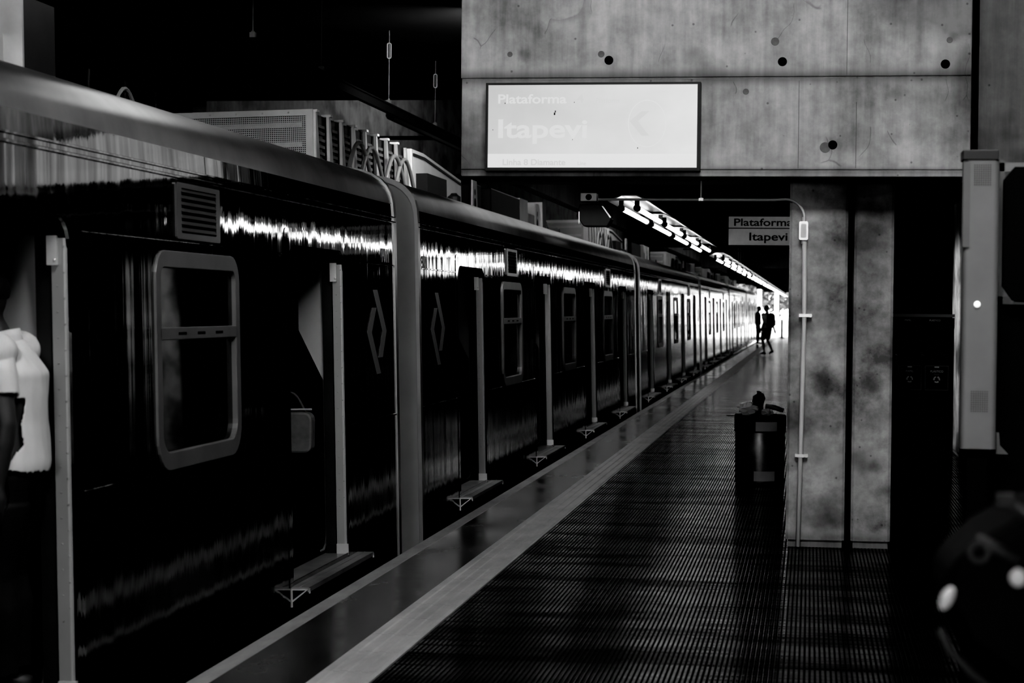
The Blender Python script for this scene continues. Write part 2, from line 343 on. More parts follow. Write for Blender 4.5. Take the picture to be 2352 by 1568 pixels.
# front concrete beam: two pours with a joint between, a lip along the bottom
BY = 13.2
b = MB()
b.box(-2.32, 1.01, BY + .012, BY + .95, 2.47, 4.6)
b.prism([(BY, 2.512), (BY, 3.105), (BY + .1, 3.112), (BY + .1, 2.505)], 'x', -2.318, 1.008)
b.prism([(BY, 3.118), (BY, 4.6), (BY + .1, 4.6), (BY + .1, 3.111)], 'x', -2.325, 1.008)
b.box(-2.315, 1.005, BY + .003, BY + .1, 2.466, 2.505)
beam = tag(b.build('concrete_beam', M['conc'], bevel=.006), 'lit board-marked concrete beam that carries the glowing platform sign', 'beam', kind='structure')
for (hx, hz) in ((-1.334, 3.231), (-.198, 3.214), (.843, 3.191), (.133, 2.672)):
    h = MB(); h.lathe([(.030, .0), (.029, .0015), (0, .0015)], 22)
    h.build('tie_hole', M['black'], beam, loc=(hx, BY, hz), rot=(PI / 2, 0, 0))
for (hx, hz, rr) in ((-.247, 3.345, .027), (-1.385, 3.272, .022), (-1.995, 3.275, .018), (.868, 3.345, .02), (-.432, 3.02, .02), (.085, 2.655, .035)):
    h = MB(); h.lathe([(rr, .0), (rr * .9, .0012), (0.0, .0012)], 22)
    h.build('plug_patch', M['patch'], beam, loc=(hx, BY, hz), rot=(PI / 2, 0, 0))
for (jx, z0, z1) in ((.215, 3.12, 4.5), (-.09, 2.52, 3.09), (.28, 2.52, 2.95)):
    MB().box(jx, jx + .004, BY - .0015, BY + .02, z0, z1).build('form_joint', M['conc_dim'], beam)
# dim concrete beside it, further back
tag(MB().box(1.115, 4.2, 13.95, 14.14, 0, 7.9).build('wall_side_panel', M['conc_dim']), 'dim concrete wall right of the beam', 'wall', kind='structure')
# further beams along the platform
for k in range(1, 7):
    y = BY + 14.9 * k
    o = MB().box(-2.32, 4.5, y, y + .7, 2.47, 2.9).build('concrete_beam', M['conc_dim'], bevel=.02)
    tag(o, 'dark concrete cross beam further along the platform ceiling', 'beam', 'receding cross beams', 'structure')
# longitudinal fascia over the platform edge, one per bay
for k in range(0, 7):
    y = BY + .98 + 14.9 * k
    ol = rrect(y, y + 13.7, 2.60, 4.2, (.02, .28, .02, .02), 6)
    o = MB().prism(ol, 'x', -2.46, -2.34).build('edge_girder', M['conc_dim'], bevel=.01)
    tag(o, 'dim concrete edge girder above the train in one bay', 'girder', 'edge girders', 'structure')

# pillars under the beam, each on a dark plinth
def pillar(x0, x1, y0, y1, z1, label):
    b = MB(); c = .018
    ol = [(x0 + c, y0), (x1 - c, y0), (x1, y0 + c), (x1, y1), (x0, y1), (x0, y0 + c)]
    b.prism(ol, 'z', .05, z1)
    o = b.build('concrete_pillar', M['conc_col']); tag(o, label, 'pillar', kind='structure')
    MB().box(x0 + .015, x1 - .015, y0 + .02, y1 - .02, 0, .055).build('plinth', M['conc_dim'], o)
    return o
pillar(-.142, .248, 13.62, 14.1, 2.47, 'wider stained concrete pillar with the pale conduit running down it')
pillar(.29, .552, 13.63, 14.1, 2.47, 'narrower concrete pillar just right of the conduit pillar')
pillar(1.62, 2.6, 22.4, 23.5, 2.82, 'pale concrete pillar further back behind the grey post')
for k in range(1, 7):
    for xa, xb in ((-.14, .25), (.29, .55)):
        o = pillar(xa, xb, BY + .15 + 14.9 * k, BY + .6 + 14.9 * k, 2.47, 'unseen concrete pillar under a cross beam further along the platform'); o['group'] = 'receding pillars'  # hidden pillars, added to put dark bars into the train reflections

# left-hand concrete wall lit beyond the low ceiling, and overhead conductor hardware
tag(MB().box(-8.7, -8.5, 27.5, 60, -1.3, 7.9).build('wall_beyond_track', M['conc_dim']), 'dim stained concrete wall beyond the train', 'wall', kind='structure')

# ------------------------------------------------------------------ train
LEAN = -0.0275; X0 = -2.93; CL = 19.3; PITCH = 20.17
DOORS = [1.67 + 4.85 * k for k in range(4)]; DW = 1.53
WINS = [(DOORS[k] + DW + DOORS[k + 1]) / 2 for k in range(3)]
WW = .68
# cross-section of the platform side up to the roof crown (x inward is negative)
PROF = [(-.10, -.42), (-.02, -.38), (0, -.30), (0, 0.0), (0, .83), (0, 1.83), (0, 1.955), (0, 2.20), (0, 2.235), (-.006, 2.33), (-.022, 2.40),
        (-.05, 2.455), (-.095, 2.505), (-.155, 2.545), (-.24, 2.578), (-.40, 2.61), (-.8, 2.66), (-1.5, 2.69)]
PROF_R = [(-3.0 - x, z) for x, z in reversed(PROF[:-1])]
def car_proto():
    root = thing('train_car', 'x', 'train car')
    yb = sorted({0, CL} | {v for d in DOORS for v in (d + .01, d + DW - .03)} | {v for c in WINS for v in (c - WW + .04, c + WW - .04)})
    wall = MB(); roof = MB(); low = MB()
    for (xa, za), (xb, zb) in zip(PROF, PROF[1:]):
        for a, bq in zip(yb, yb[1:]):
            c = (a + bq) / 2
            door = any(d < c < d + DW for d in DOORS) and -.01 <= (za + zb) / 2 < 1.955
            win = any(abs(c - w_) < WW - .05 for w_ in WINS) and .83 <= (za + zb) / 2 < 1.83
            if door or win: continue
            (low if zb <= .84 else wall if zb <= 2.34 else roof).add([(xa, a, za), (xa, bq, za), (xb, bq, zb), (xb, a, zb)], [(0, 1, 2, 3)])
    o = wall.build('body_side', M['steel'], root)
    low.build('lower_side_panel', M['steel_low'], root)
    roof.sheet([PROF[-1]] + PROF_R[:5], 'y', 0, CL)
    o = roof.build('roof_shell', M['roofsteel'], root, smooth=True)
    far = MB().sheet(PROF_R[4:], 'y', 0, CL); far.box(-2.95, -.05, 0, CL, -.06, -.02); far.box(-2.6, -.35, .02, CL - .02, 2.35, 2.37)
    far.build('cabin_lining', M['dark'], root)
    MB().box(-2.7, -.3, .6, CL - .6, -1.25, -.4).build('underframe', M['black'], root)
    # end plates with a rounded outline and a bright rim
    outl = PROF + PROF_R
    inn = [(-1.5 + (x + 1.5) * .62, .1 + (max(z, -.42) + .42) * .80) for x, z in outl]
    for y, s in ((0, 1), (CL, -1)):
        e = MB().ring(outl, inn, 'y', y - .012, y + .012).build('end_plate', M['endsteel'], root)
        rim_i = [(-1.5 + (x + 1.5) * .988, z - (.02 if z > 1 else 0)) for x, z in outl]; rim_o = [(-1.5 + (x + 1.5) * 1.006, z + (.012 if z > 2.3 else 0)) for x, z in outl]
        MB().ring(rim_o, rim_i, 'y', y - .03 if s > 0 else y - .05, y + .05 if s > 0 else y + .03).build('end_rim', M['roofsteel'], root)
    # bellows reaching across the gap to the next car
    g = MB(); ob = rrect(-2.55, -.45, .05, 2.3, .15)
    for k in range(9):
        f = 1 if k % 2 == 0 else .95
        g.sheet([(-1.5 + (x + 1.5) * f, 1.17 + (z - 1.17) * f) for x, z in ob], 'y', CL + .01 + k * .094, CL + .01 + (k + 1) * .094, True)
    g.build('gangway_bellows', M['rubber'], root)
    # side mouldings
    MB().prism([(-.004, 2.19), (.010, 2.197), (.010, 2.205), (-.002, 2.212)], 'y', 0, CL).prism([(-.002, 2.228), (.009, 2.232), (.009, 2.24), (-.006, 2.246)], 'y', 0, CL).build('gutter_rail', M['steel'], root)
    seg = []
    e = [0] + [v for d in DOORS for v in (d - .03, d + DW + .03)] + [CL]
    for k in range(0, len(e), 2): seg.append((e[k] + .015, e[k + 1] - .015))
    for a, c in seg:
        MB().prism([(-.002, .808), (.007, .811), (.007, .818), (-.002, .822)], 'y', a, c).build('waist_moulding', M['steel'], root)
        MB().prism([(-.002, 1.880), (.008, 1.883), (.008, 1.890), (-.002, 1.894)], 'y', a, c).build('drip_rail', M['steel'], root)
    # doors
    for d in DOORS:
        outer = rrect(d - .03, d + DW + .03, -.03, 2.04, (.005, .005, .05, .05)); inner = rrect(d + .05, d + DW - .07, -.029, 1.945, (.005, .005, .13, .13))
        MB().ring(outer, inner, 'x', -.012, .004).build('door_surround', M['steel'], root)
        j = MB().prism([(-.075, d + DW - .075), (-.024, d + DW - .075)] + [(-.024 + .025 * math.sin(q * PI / 10), d + DW - .05 - .025 * math.cos(q * PI / 10)) for q in range(1, 6)] + [(.001, d + DW - .03), (-.075, d + DW - .03)], 'z', .055, 1.86)
        for k in range(15):
            for xx, oz in ((-.052, 0), (-.022, .055)):
                j.ball((xx, d + DW - .076, .30 + k * .105 + oz), .0045, .003, .0045, 6, 4)
        jo = j.build('door_jamb', M['jamb'], root)
        MB().box(-.077, .001, d + DW - .082, d + DW - .03, -.02, .045).box(-.077, .001, d + DW - .086, d + DW - .03, .045, .055).build('kick_plate', M['galv'], jo)
        MB().box(-.088, -.045, d + DW - .095, d + DW - .077, 1.75, 1.87).ball((-.053, d + DW - .097, 1.77), .007).build('striker_plate', M['galv'], jo)
        MB().box(-.15, -.085, d + DW - .06, d + DW + .3, -.02, 1.95).build('door_leaf', M['dark'], root)
        # draught screen inside the doorway
        sc = [(-.156, 1.86), (-.156, 1.10), (-.32, 1.44), (-.32, 1.83), (-.30, 1.88), (-.17, 1.88)]
        y = d + DW - .02
        so = MB().prism(sc, 'y', y, y + .018).build('draught_screen', M['screen'], root)
        MB().prism([(-.158, 1.10), (-.32, 1.44), (-.32, .02), (-.158, .02)], 'y', y + .004, y + .012).build('screen_glass', M['glass'], so)
        MB().tube([(-.156, y, 1.12), (-.156, y, .45), (-.157, y, .12), (-.162, y, .05), (-.178, y, .012), (-.20, y, .0)], .0085, 8).build('screen_post', M['jamb'], so)
        # a grab rail and ceiling pole inside
        MB().tube([(-.40, d + .25, 1.52), (-.44, d + 1.25, 1.56)], .014, 8).build('grab_rail', M['galv'], root)
        # step plate with a lip, on two brackets
        st = MB().box(-.03, .105, d, d + 1.72, -.036, -.028).box(.098, .108, d, d + 1.72, -.055, -.028).box(.045, .05, d, d + 1.72, -.028, -.025)
        so = st.build('step_plate', M['plate'], root)
        for yy in (d + .004, d + 1.70):
            br = MB().box(-.002, .006, yy, yy + .012, -.145, -.036).box(-.02, .112, yy, yy + .012, -.046, -.034).box(.104, .112, yy, yy + .012, -.064, -.036)
            br.prism([(.004, -.117), (.004, -.105), (.088, -.043), (.098, -.043)], 'y', yy, yy + .012)
            br.build('bracket', M['galv'], so)
        MB().box(-.16, -.01, d + .02, d + DW - .02, -.022, -.008).build('threshold', M['plate'], root)
    # windows
    for i, c in enumerate(WINS):
        outer = rrect(c - WW, c + WW, .815, 1.845, (.17, .17, .14, .14), 6); inner = rrect(c - WW + .075, c + WW - .075, .90, 1.765, (.10, .10, .05, .05), 6)
        wf = MB().ring(outer, inner, 'x', -.03, .012).build('window_frame', M['frame'], root, bevel=.004)
        tb = MB().box(-.02, .012, c - WW + .05, c + WW - .05, 1.425, 1.485)
        to = tb.build('transom', M['frame'], wf, bevel=.004)
        for s in (-.3, 0, .3):
            MB().box(.012, .0135, c + s - .06, c + s + .06, 1.449, 1.461).build('latch_slot', M['black'], to)
        MB().box(-.016, -.010, c - WW + .05, c + WW - .05, 1.48, 1.80).build('pane', M['glass'], wf)
        MB().box(-.022, -.016, c - WW + .05, c + WW - .05, .87, 1.43).build('pane', M['glass'], wf)
        if i != 1:
            v = MB().ring(rrect(c - .35, c + .35, 1.905, 2.175, .01, 2), rrect(c - .28, c + .28, 1.935, 2.15, .005, 2), 'x', -.01, .012)
            vo = v.build('vent_frame', M['vent'], root)
            l = MB()
            for k in range(7):
                z = 1.942 + k * .031; l.prism([(.004, z + .016), (.012, z), (.014, z + .003), (.006, z + .020)], 'y', c - .285, c + .285)
            l.build('louvres', M['vent'], vo)
            MB().box(.001, .003, c - .29, c + .29, 1.93, 2.155).build('vent_back', M['black'], vo)
        else:
            for s in (-.16, .16):
                lo = MB(); lo.ball((.012, c + s, 1.985), .018, .045, .045, 16, 8); lo.build('marker_lamp', M['lamp'], root, smooth=True)
    # emblem of two interlocking chevrons near both ends
    A = [(.0, 1.705), (.15, 1.706), (.43, 1.423), (.285, 1.423), (.285, 1.423)]
    for yb_ in (18.32, .45):
        ch = MB()
        P1 = [(.20, 1.705), (.35, 1.706), (.635, 1.42), (.49, 1.235), (.345, 1.235), (.49, 1.42)]
        P2 = [(.17, 1.582), (.31, 1.582), (.15, 1.412), (.425, 1.124), (.285, 1.122), (.0, 1.414)]
        for P_ in (P1, P2):
            # split each chevron into two bars so the faces stay convex
            a, b_, c_, d_, e_, f_ = P_
            for q in ((a, b_, c_, f_), (f_, c_, d_, e_)):
                ch.prism([(yb_ + y, z) for y, z in q], 'x', .002, .004)
        ch.build('emblem', M['logo'], root)
    roof_gear(root)
    return root
def roof_gear(root):
    # mesh-fronted box across the roof at the leading end
    x0, x1, y0, zb, zt = -2.17, -1.0, .75, 2.62, 3.215
    rb = MB().box(x0 + .03, x1 - .03, y0 + .05, 4.7, zb, zt - .02).build('resistor_bank', M['dark'], root)
    fr_ = MB().ring([(x0, zb), (x1, zb), (x1, zt), (x0, zt)], [(x0 + .06, zb + .05), (x1 - .055, zb + .05), (x1 - .055, zt - .05), (x0 + .06, zt - .05)], 'y', y0, y0 + .03)
    for k in range(5): fr_.ball((x1 - .2 - k * .22, y0 - .002, zt - .025), .008, .004, .008, 6, 4)
    fr_.build('grille_frame', M['galv'], rb)
    g = MB(); st = .016
    x = x0 + .05
    while x < x1 - .05: g.box(x, x + .0055, y0 + .01, y0 + .014, zb + .04, zt - .04); x += st
    z = zb + .05
    while z < zt - .04: g.box(x0 + .05, x1 - .05, y0 + .01, y0 + .014, z, z + .0055); z += st
    g.build('wire_mesh', M['galv'], rb)
    c = MB()
    for k, z in enumerate((2.78, 2.93, 3.09)): c.tube([(x0 + .08, y0 + .035, z), (x1 - .1, y0 + .035, z + .004)], .022, 8)
    c.build('element_coil', M['galv'], rb)
    # tapered stiffeners down the side with louvre stacks between
    for k in range(9):
        y = y0 + .03 + k * .46
        f = MB().prism([(y, zt - .02), (y + .045, zt - .02), (y + .16, 2.66), (y, 2.66)], 'x', x1 - .005, x1 + .02)
        f.build('stiffener', M['galv'], rb)
        if k < 8:
            l = MB()
            for q in range(8): l.box(x1 - .04, x1 - .006, y + .2, y + .4, 2.70 + q * .055, 2.725 + q * .055)
            l.build('louvre_stack', M['frame'], rb)
            MB().box(x1 - .05, x1 + .03, y + .01, y + .09, zt - .02, zt).build('clip', M['white'], rb)
    for k in (1.5, 2.6, 4.8, 5.8):
        y = y0 + k * .46; pts = [(x1 + .10, y + 1.15 * (q / 14), 2.62 + .42 * math.sin(PI * q / 14)) for q in range(15)]
        MB().tube(pts, .02, 8).build('arched_cable', M['cable'], rb, smooth=True)
    # white equipment hood
    hood = MB().prism([(4.85, 2.6), (7.75, 2.6), (7.75, 3.08), (5.5, 3.22), (4.85, 3.22)], 'x', x0, x1).build('equipment_hood', M['white'], root, bevel=.01)
    MB().prism([(4.9, 3.15), (5.5, 3.15), (7.7, 3.02), (7.7, 3.04), (5.5, 3.175), (4.9, 3.175)], 'x', x1, x1 + .015).build('lid_seam', M['dark'], hood)
    MB().box(x1, x1 + .12, 5.05, 6.15, 2.6, 2.98).build('junction_box', M['dark'], hood)
    MB().lathe([(.0, .27), (.03, .27), (.045, .25), (.075, .23), (.075, 0)], 20, (x1 + .1, 6.7, 2.6)).build('canister', M['rubber'], hood)
    # plates with two holes, dark cases, a pale panel
    def holeplate(y):
        p = MB().prism([(y, 2.6), (y + .42, 2.6), (y + .36, 3.15), (y + .08, 3.15)], 'x', x1 - .02, x1).build('holed_plate', M['galv'], root)
        for z, r_ in ((2.86, .07), (3.0, .04)):
            h = MB(); h.lathe([(r_, 0), (0, 0.0)], 16); h.build('hole', M['black'], p, loc=(x1 + .002, y + .21, z), rot=(0, PI / 2, 0))
        MB().tube([(x1 + .02, y + .35 + .3 * q / 8, 2.62 + .1 * math.sin(PI * q / 8)) for q in range(9)], .012, 6).build('cable_loop', M['cable'], p)
    holeplate(8.5); holeplate(14.1)
    MB().box(x0, x1 - .03, 8.95, 9.35, 2.6, 3.12).build('equipment_case', M['dark'], root, bevel=.015)
    MB().box(x0, x1, 9.95, 12.5, 2.6, 3.13).build('equipment_case', M['dark'], root, bevel=.015)
    MB().box(x0, x1, 12.5, 13.3, 2.6, 3.14).build('pale_panel', M['galv'], root)
    cs = MB().box(x0, x1, 14.86, 15.3, 2.6, 3.2).build('equipment_case', M['dark'], root)
    MB().box(x0, x1 + .004, 14.84, 14.86, 2.6, 3.205).build('case_edge', M['galv'], cs)
    MB().box(x0, x1 - .1, 14.0, 14.84, 2.6, 3.0).build('pale_panel', M['galv'], root)
    for a, c in ((15.45, 16.0), (16.05, 16.5), (16.75, 17.15), (17.3, 17.75), (17.9, 18.3)):
        MB().box(-.96, -.90, a, c, 2.60, 2.765).build('roof_conduit', M['white'], root, bevel=.01)
    for y in (15.6, 16.6, 17.25, 17.85): MB().tube([(-1.3, y, 2.6), (-1.3, y, 2.95), (-1.35, y + .15, 3.05)], .01, 6).build('insulator_rod', M['dark'], root)
    MB().tube([(-.92, 16.0 + .35 * q / 8, 2.76 + .10 * math.sin(PI * q / 8)) for q in range(9)], .012, 6).build('cable_loop', M['cable'], root)

car0 = car_proto()
carlabels = ['nearest stainless steel train car, number P011 at its far end', 'second stainless steel train car, number 8011 at its near end',
             'third train car from the camera', 'fourth train car from the camera', 'fifth train car from the camera', 'farthest train car beside the walking man']
cars = []
for k in range(6):
    c = car0 if k == 0 else copy_tree(car0)
    c.location = (X0, 15.13 + PITCH * (k - 1), 0); c.rotation_euler = (0, LEAN, 0)
    c['label'] = carlabels[k]; c['group'] = 'cars of the train'; cars.append(c)
text('P011', .135, 'car_number', M['number'], cars[0], (.004, 18.83, 1.905), FACE_X, .012, width=.95)
text('8011', .135, 'car_number', M['number'], cars[1], (.004, .14, 1.89), FACE_X, .012, width=1.0)
for ch in list(cars[-1].children):
    if ch.name.startswith('gangway_bellows'): bpy.data.objects.remove(ch)

# overhead conductor rail on hanger rods
t = MB().box(-4.225, -4.175, 14.7, 110, 3.52, 3.595).box(-4.24, -4.16, 14.7, 110, 3.595, 3.61).build('conductor_rail', M['black'])
tag(t, 'dark overhead conductor rail hung above the train roofs', 'overhead rail')
for i, (x_, y_) in enumerate(((-4.2, 14.75), (-4.2, 16.9), (-4.2, 19.7), (-4.2, 22.2))):
    zt = 4.36
    lab = ['hanger rod nearest the camera, leftmost above the train', 'second hanger rod from the left above the train', 'third hanger rod with a long turnbuckle above the train', 'short hanger rod beside the concrete beam'][i]
    r_ = thing('hanger_rod', lab, 'hanger rod', (x_, y_, 3.645), group='ceiling hanger rods')
    MB().tube([(0, 0, -.03), (0, 0, zt - 3.645)], .0045, 6).build('rod', M['cable'], r_)
    MB().box(-.022, .022, -.02, .02, -.035, .008).ball((0, 0, .012), .016, .016, .012).build('clamp', M['frame'], r_)
    if i > 1:
        z = .42 if i == 2 else .40
        MB().ring(rrect(-.022, .022, z, z + .16, .02), rrect(-.014, .014, z + .008, z + .152, .013), 'y', -.008, .008).build('turnbuckle', M['galv'], r_)
t = MB().tube([(-5.6, 26.4, 4.15), (-5.6, 45, 4.15)], .07, 10).box(-8.49, -5.6, 30, 30.06, 4.12, 4.18).box(-8.49, -5.6, 40, 40.06, 4.12, 4.18).build('service_pipe', M['dark'])
tag(t, 'dark service pipe crossing in front of the far concrete wall', 'pipe')
t = MB().box(-10, -3.2, 36, 36.25, 3.85, 4.0).build('cross_bar', M['dark']); tag(t, 'dark horizontal bar across the far concrete wall', 'bar')

# ------------------------------------------------------------------ glowing platform sign on the beam
s = thing('platform_sign', 'glowing framed platform sign fixed to the concrete beam', 'sign', (-1.4285, 13.1, 2.785), (0, .0135 * 0, 0))
W2, H2 = .7075, .289
MB().ring([(-W2, -H2), (W2, -H2), (W2, H2), (-W2, H2)], [(-W2 + .015, -H2 + .02), (W2 - .02, -H2 + .02), (W2 - .02, H2 - .014), (-W2 + .015, H2 - .014)], 'y', -.012, .1).build('frame', M['dark'], s)
MB().box(-W2 + .012, W2 - .015, .0, .02, -H2 + .015, H2 - .01).build('panel', M['signface'], s)
MB().box(-W2 + .015, W2 - .02, -.0015, .0, -.268, -.178).build('lower_band', M['signband'], s)
text('Plataforma', .084, 'lettering', M['signpale'], s, (-.632, -.001, .155), FACE_Y, .018, width=1.27)
text('4', .084, 'lettering', M['signgrey'], s, (-.105, -.001, .155), FACE_Y, .012, width=1.2)
text('Platform', .046, 'lettering', M['signgrey'], s, (.02, -.001, .155), FACE_Y, .0)
text('Itapevi', .170, 'lettering', M['signpale'], s, (-.637, -.001, -.07), FACE_Y, .02, width=1.36)
text('Linha 8 Diamante', .056, 'lettering', M['signgrey'], s, (-.595, -.003, -.252), FACE_Y, .02, width=1.06)
text('Line', .034, 'lettering', M['signgrey'], s, (-.095, -.003, -.252), FACE_Y, .004)
ar = MB()   # faded arrow pointing left inside a ring
ar.prism([(.245, .035), (.325, .10), (.375, .10), (.30, .035)], 'y', -.001, .0).prism([(.245, .035), (.30, .035), (.375, -.06), (.325, -.06)], 'y', -.001, .0)
ar.build('arrow', M['signgrey'], s)
rg = MB().ring([(.36 + .125 * math.cos(2 * PI * k / 40), .02 + .155 * math.sin(2 * PI * k / 40)) for k in range(40)], [(.36 + .12 * math.cos(2 * PI * k / 40), .02 + .15 * math.sin(2 * PI * k / 40)) for k in range(40)], 'y', -.001, 0)
rg.build('ring', M['signpale'], s)
sp = MB()
for x_, z_, a in ((-.245, .10, .006), (-.25, .085, .008), (-.38, -.035, .006), (-.255, .0, .004), (-.13, -.085, .003), (.30, -.14, .004), (-.66, -.02, .003), (-.58, .155, .004), (-.12, .16, .003)):
    sp.box(x_ - a * .6, x_ + a * .6, -.0012, -.0005, z_ - a, z_ + a)
sp.build('dirt_specks', M['text_dark'], s)

# second sign hung further along
s = thing('hanging_sign', 'grey two-line hanging sign half hidden behind the conduit pillar', 'sign', (-.969, 24, 2.362))
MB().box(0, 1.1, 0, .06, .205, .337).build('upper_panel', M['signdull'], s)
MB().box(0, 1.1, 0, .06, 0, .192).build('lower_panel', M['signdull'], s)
MB().box(.15, .17, .02, .04, .337, .47).box(.93, .95, .02, .04, .337, .47).box(0, 1.1, .01, .05, .190, .207).build('hanger', M['dark'], s)
text('Plataforma 4', .122, 'lettering', M['text_dark'], s, (.055, -.002, .228), FACE_Y, .018, width=1.33)
text('Itapevi', .132, 'lettering', M['text_dark'], s, (.235, -.002, .055), FACE_Y, .018, width=1.34)

# ------------------------------------------------------------------ conduit, boxes, speaker
s = thing('conduit_run', 'pale conduit running under the beam and down the pillar', 'conduit', (-.05, 13.56, 0))
arc = [(-1.39, .0, 2.333), (-.2, 0, 2.333), (-.12, 0, 2.338)]
arc += [(-.12 + .125 * math.sin(a), 0, 2.213 + .125 * math.cos(a)) for a in [PI / 2 * k / 8 for k in range(1, 9)]]
arc += [(.006, 0, 2.13)]
MB().tube(arc, .0085, 10).build('upper_pipe', M['pipe'], s, smooth=True)
MB().tube([(.008, 0, 2.10), (.014, 0, 1.55), (.006, 0, .96), (-.008, 0, .01)], .0155, 12).build('down_pipe', M['pipe'], s, smooth=True)
bx = MB().prism(rrect(-.028, .032, 2.065, 2.19, .012), 'y', -.03, .03).build('fitting_box', M['galv'], s)
MB().prism(rrect(-.016, .02, 2.082, 2.172, .008), 'y', -.038, -.028).build('cover', M['pipe'], bx)
MB().tube([(.002, 0, 2.04), (.002, 0, 2.22)], .016, 10).build('gland', M['galv'], s)
for z, x_ in ((1.56, .014), (.62, 0.0)):
    MB().box(x_ - .035, x_ + .05, .012, .05, z - .01, z + .012).tube([(x_ + .04, .012, z), (x_ + .04, .0, z)], .012, 10).box(x_ - .022, x_ + .022, -.02, .01, z - .01, z + .012).build('clamp', M['galv'], s)
MB().box(-.70, -.67, -.012, .03, 2.325, 2.345).tube([(-.685, 0, 2.33), (-.685, 0, 2.46)], .006, 6).build('hanger_clip', M['galv'], s)
s = thing('speaker_box', 'small grey box with a round black opening at the end of the conduit', 'speaker', (-1.49, 13.53, 2.345))
MB().box(-.055, .055, -.04, .06, -.027, .027).build('housing', M['pipe'], s, bevel=.003)
h = MB(); h.lathe([(.021, 0), (.018, .004), (0, .004)], 20); h.build('opening', M['black'], s, loc=(0, -.041, 0), rot=(PI / 2, 0, 0))
s = thing('ceiling_camera', 'dark hooded camera hanging below the speaker box', 'camera', (-1.47, 13.62, 2.20))
MB().prism([(-.09, .10), (.05, .10), (.13, .0), (.10, -.05), (-.06, -.05), (-.11, .02)], 'y', -.06, .1).build('hood', M['dark'], s, bevel=.006)
MB().tube([(0, .02, .09), (0, .02, .14)], .02, 10).build('mount', M['dark'], s)
MB().prism([(.062, .088), (.072, .088), (.128, .012), (.120, .008)], 'y', -.066, -.058).build('hood_edge', M['galv'], s)
MB().box(-.095, -.088, -.064, -.055, -.03, .05).build('side_lamp', M['galv'], s)

# ------------------------------------------------------------------ fluorescent fixtures
def fixture():
    r_ = thing('fluorescent_fixture', 'x', 'light fixture')
    MB().prism([(-.16, .05), (-.06, .10), (.06, .10), (.16, .05), (.15, .045), (.055, .09), (-.055, .09), (-.15, .045)], 'y', 0, 2.42).build('reflector', M['reflector'], r_)
    for x_ in (-.058, .058):
        to = MB().tube([(x_, .06, 0), (x_, 2.36, 0)], .0195, 12).build('tube', M['tube'], r_, smooth=True)
        for ya, yb in ((0, .07), (2.35, 2.42)):
            MB().tube([(x_, ya, 0), (x_, yb, 0)], .026, 12).box(x_ - .016, x_ + .016, ya + .01, yb - .01, 0, .06).build('socket', M['rubber'], to)
    for ya in (.4, 2.0): MB().tube([(0, ya, .09), (0, ya, .47)], .012, 6).build('stem', M['dark'], r_)
    return r_
fx0 = fixture(); n_ = 0
names = ['first twin-tube fluorescent fixture behind the concrete beam', 'second twin-tube fluorescent fixture from the concrete beam', 'third twin-tube fluorescent fixture from the concrete beam', 'fourth twin-tube fluorescent fixture, last of the nearest bay']
for bay in range(7):
    for k in range(5 if bay else 4):
        y = 14.75 + 14.9 * bay + k * 2.82
        if y > 114: continue
        f = fx0 if n_ == 0 else copy_tree(fx0)
        f.location = (-1.33, y, 2.335)
        if bay == 0: f['label'] = names[k]; f['group'] = 'fluorescent fixtures of the nearest bay'
        else: f['label'] = 'distant twin-tube fluorescent fixture in the row receding above the platform'; f['group'] = 'distant fluorescent fixtures'
        n_ += 1
# drooping cable and cross pipes under the far ceiling
t = MB().tube([(-1.75, 27.9, 2.42), (-1.1, 27.9, 2.42), (-.7, 27.9, 2.36), (-.35, 27.9, 2.42), (.6, 27.9, 2.43)], .008, 6).build('ceiling_cable', M['cable'], smooth=True); tag(t, 'thin cable sagging under the ceiling behind the hanging sign', 'cable')
for i, (y, z) in enumerate(((44, 2.55), (62, 2.55))):
    t = MB().tube([(-.9, y, z), (2.19, y, z)], .035, 8).box(-.6, -.56, y - .02, y + .02, z, 2.82).box(1.2, 1.24, y - .02, y + .02, z, 2.82).build('cross_pipe', M['pipe'])
    tag(t, ['nearer pale pipe crossing under the dark far ceiling', 'farther pale pipe crossing under the dark far ceiling'][i], 'pipe', 'pipes across the ceiling')

# ------------------------------------------------------------------ litter bin
s = thing('litter_bin', 'dark cylindrical litter bin overflowing beside the pillar', 'bin', (-.437, 18.55, 0))
MB().lathe([(.0, .0), (.222, .0), (.226, .02), (.228, .30), (.230, .60), (.224, .61), (.21, .60), (.0, .56)], 48).build('drum', mottled('scuffed_bin_steel', 0.05, 0.16, (6, 6, 6), 0.32, 0.85, rlo=.25, rhi=.45), s, smooth=True)
MB().lathe([(.234, .475), (.237, .48), (.238, .615), (.232, .632), (.226, .62)], 48).build('liner_cuff', M['bagblack'], s, smooth=True)
for z0, z1, a0, a1 in ((.49, .575, -1.72, -.86), (.035, .125, -1.78, -.92)):
    lb = MB(); n = 14; rr = .240 if z0 > .3 else .231
    lb.add([(rr * math.cos(a0 + (a1 - a0) * k / n), rr * math.sin(a0 + (a1 - a0) * k / n), z) for z in (z0, z1) for k in range(n + 1)], [(k, k + 1, n + 2 + k, n + 1 + k) for k in range(n)])
    lb.build('paper_label', M['labelgrey'], s)
MB().box(-.31, -.22, -.006, .006, .612, .622).build('handle_bar', M['dark'], s)
def crumple(name, label, loc, rx, ry, rz, m, seed, cat):
    rnd = random.Random(seed); b = MB(); b.ball((0, 0, 0), rx, ry, rz, 14, 9)
    b.v = [(x + rnd.uniform(-.28, .28) * rx, y + rnd.uniform(-.28, .28) * ry, z + rnd.uniform(-.35, .35) * rz) for x, y, z in b.v]
    o = b.build(name, m, loc=loc); return tag(o, label, cat, 'rubbish on the litter bin')
M['bagshine'] = mat('shiny_plastic_film', 0.6, 0.2, 0, 0.6)
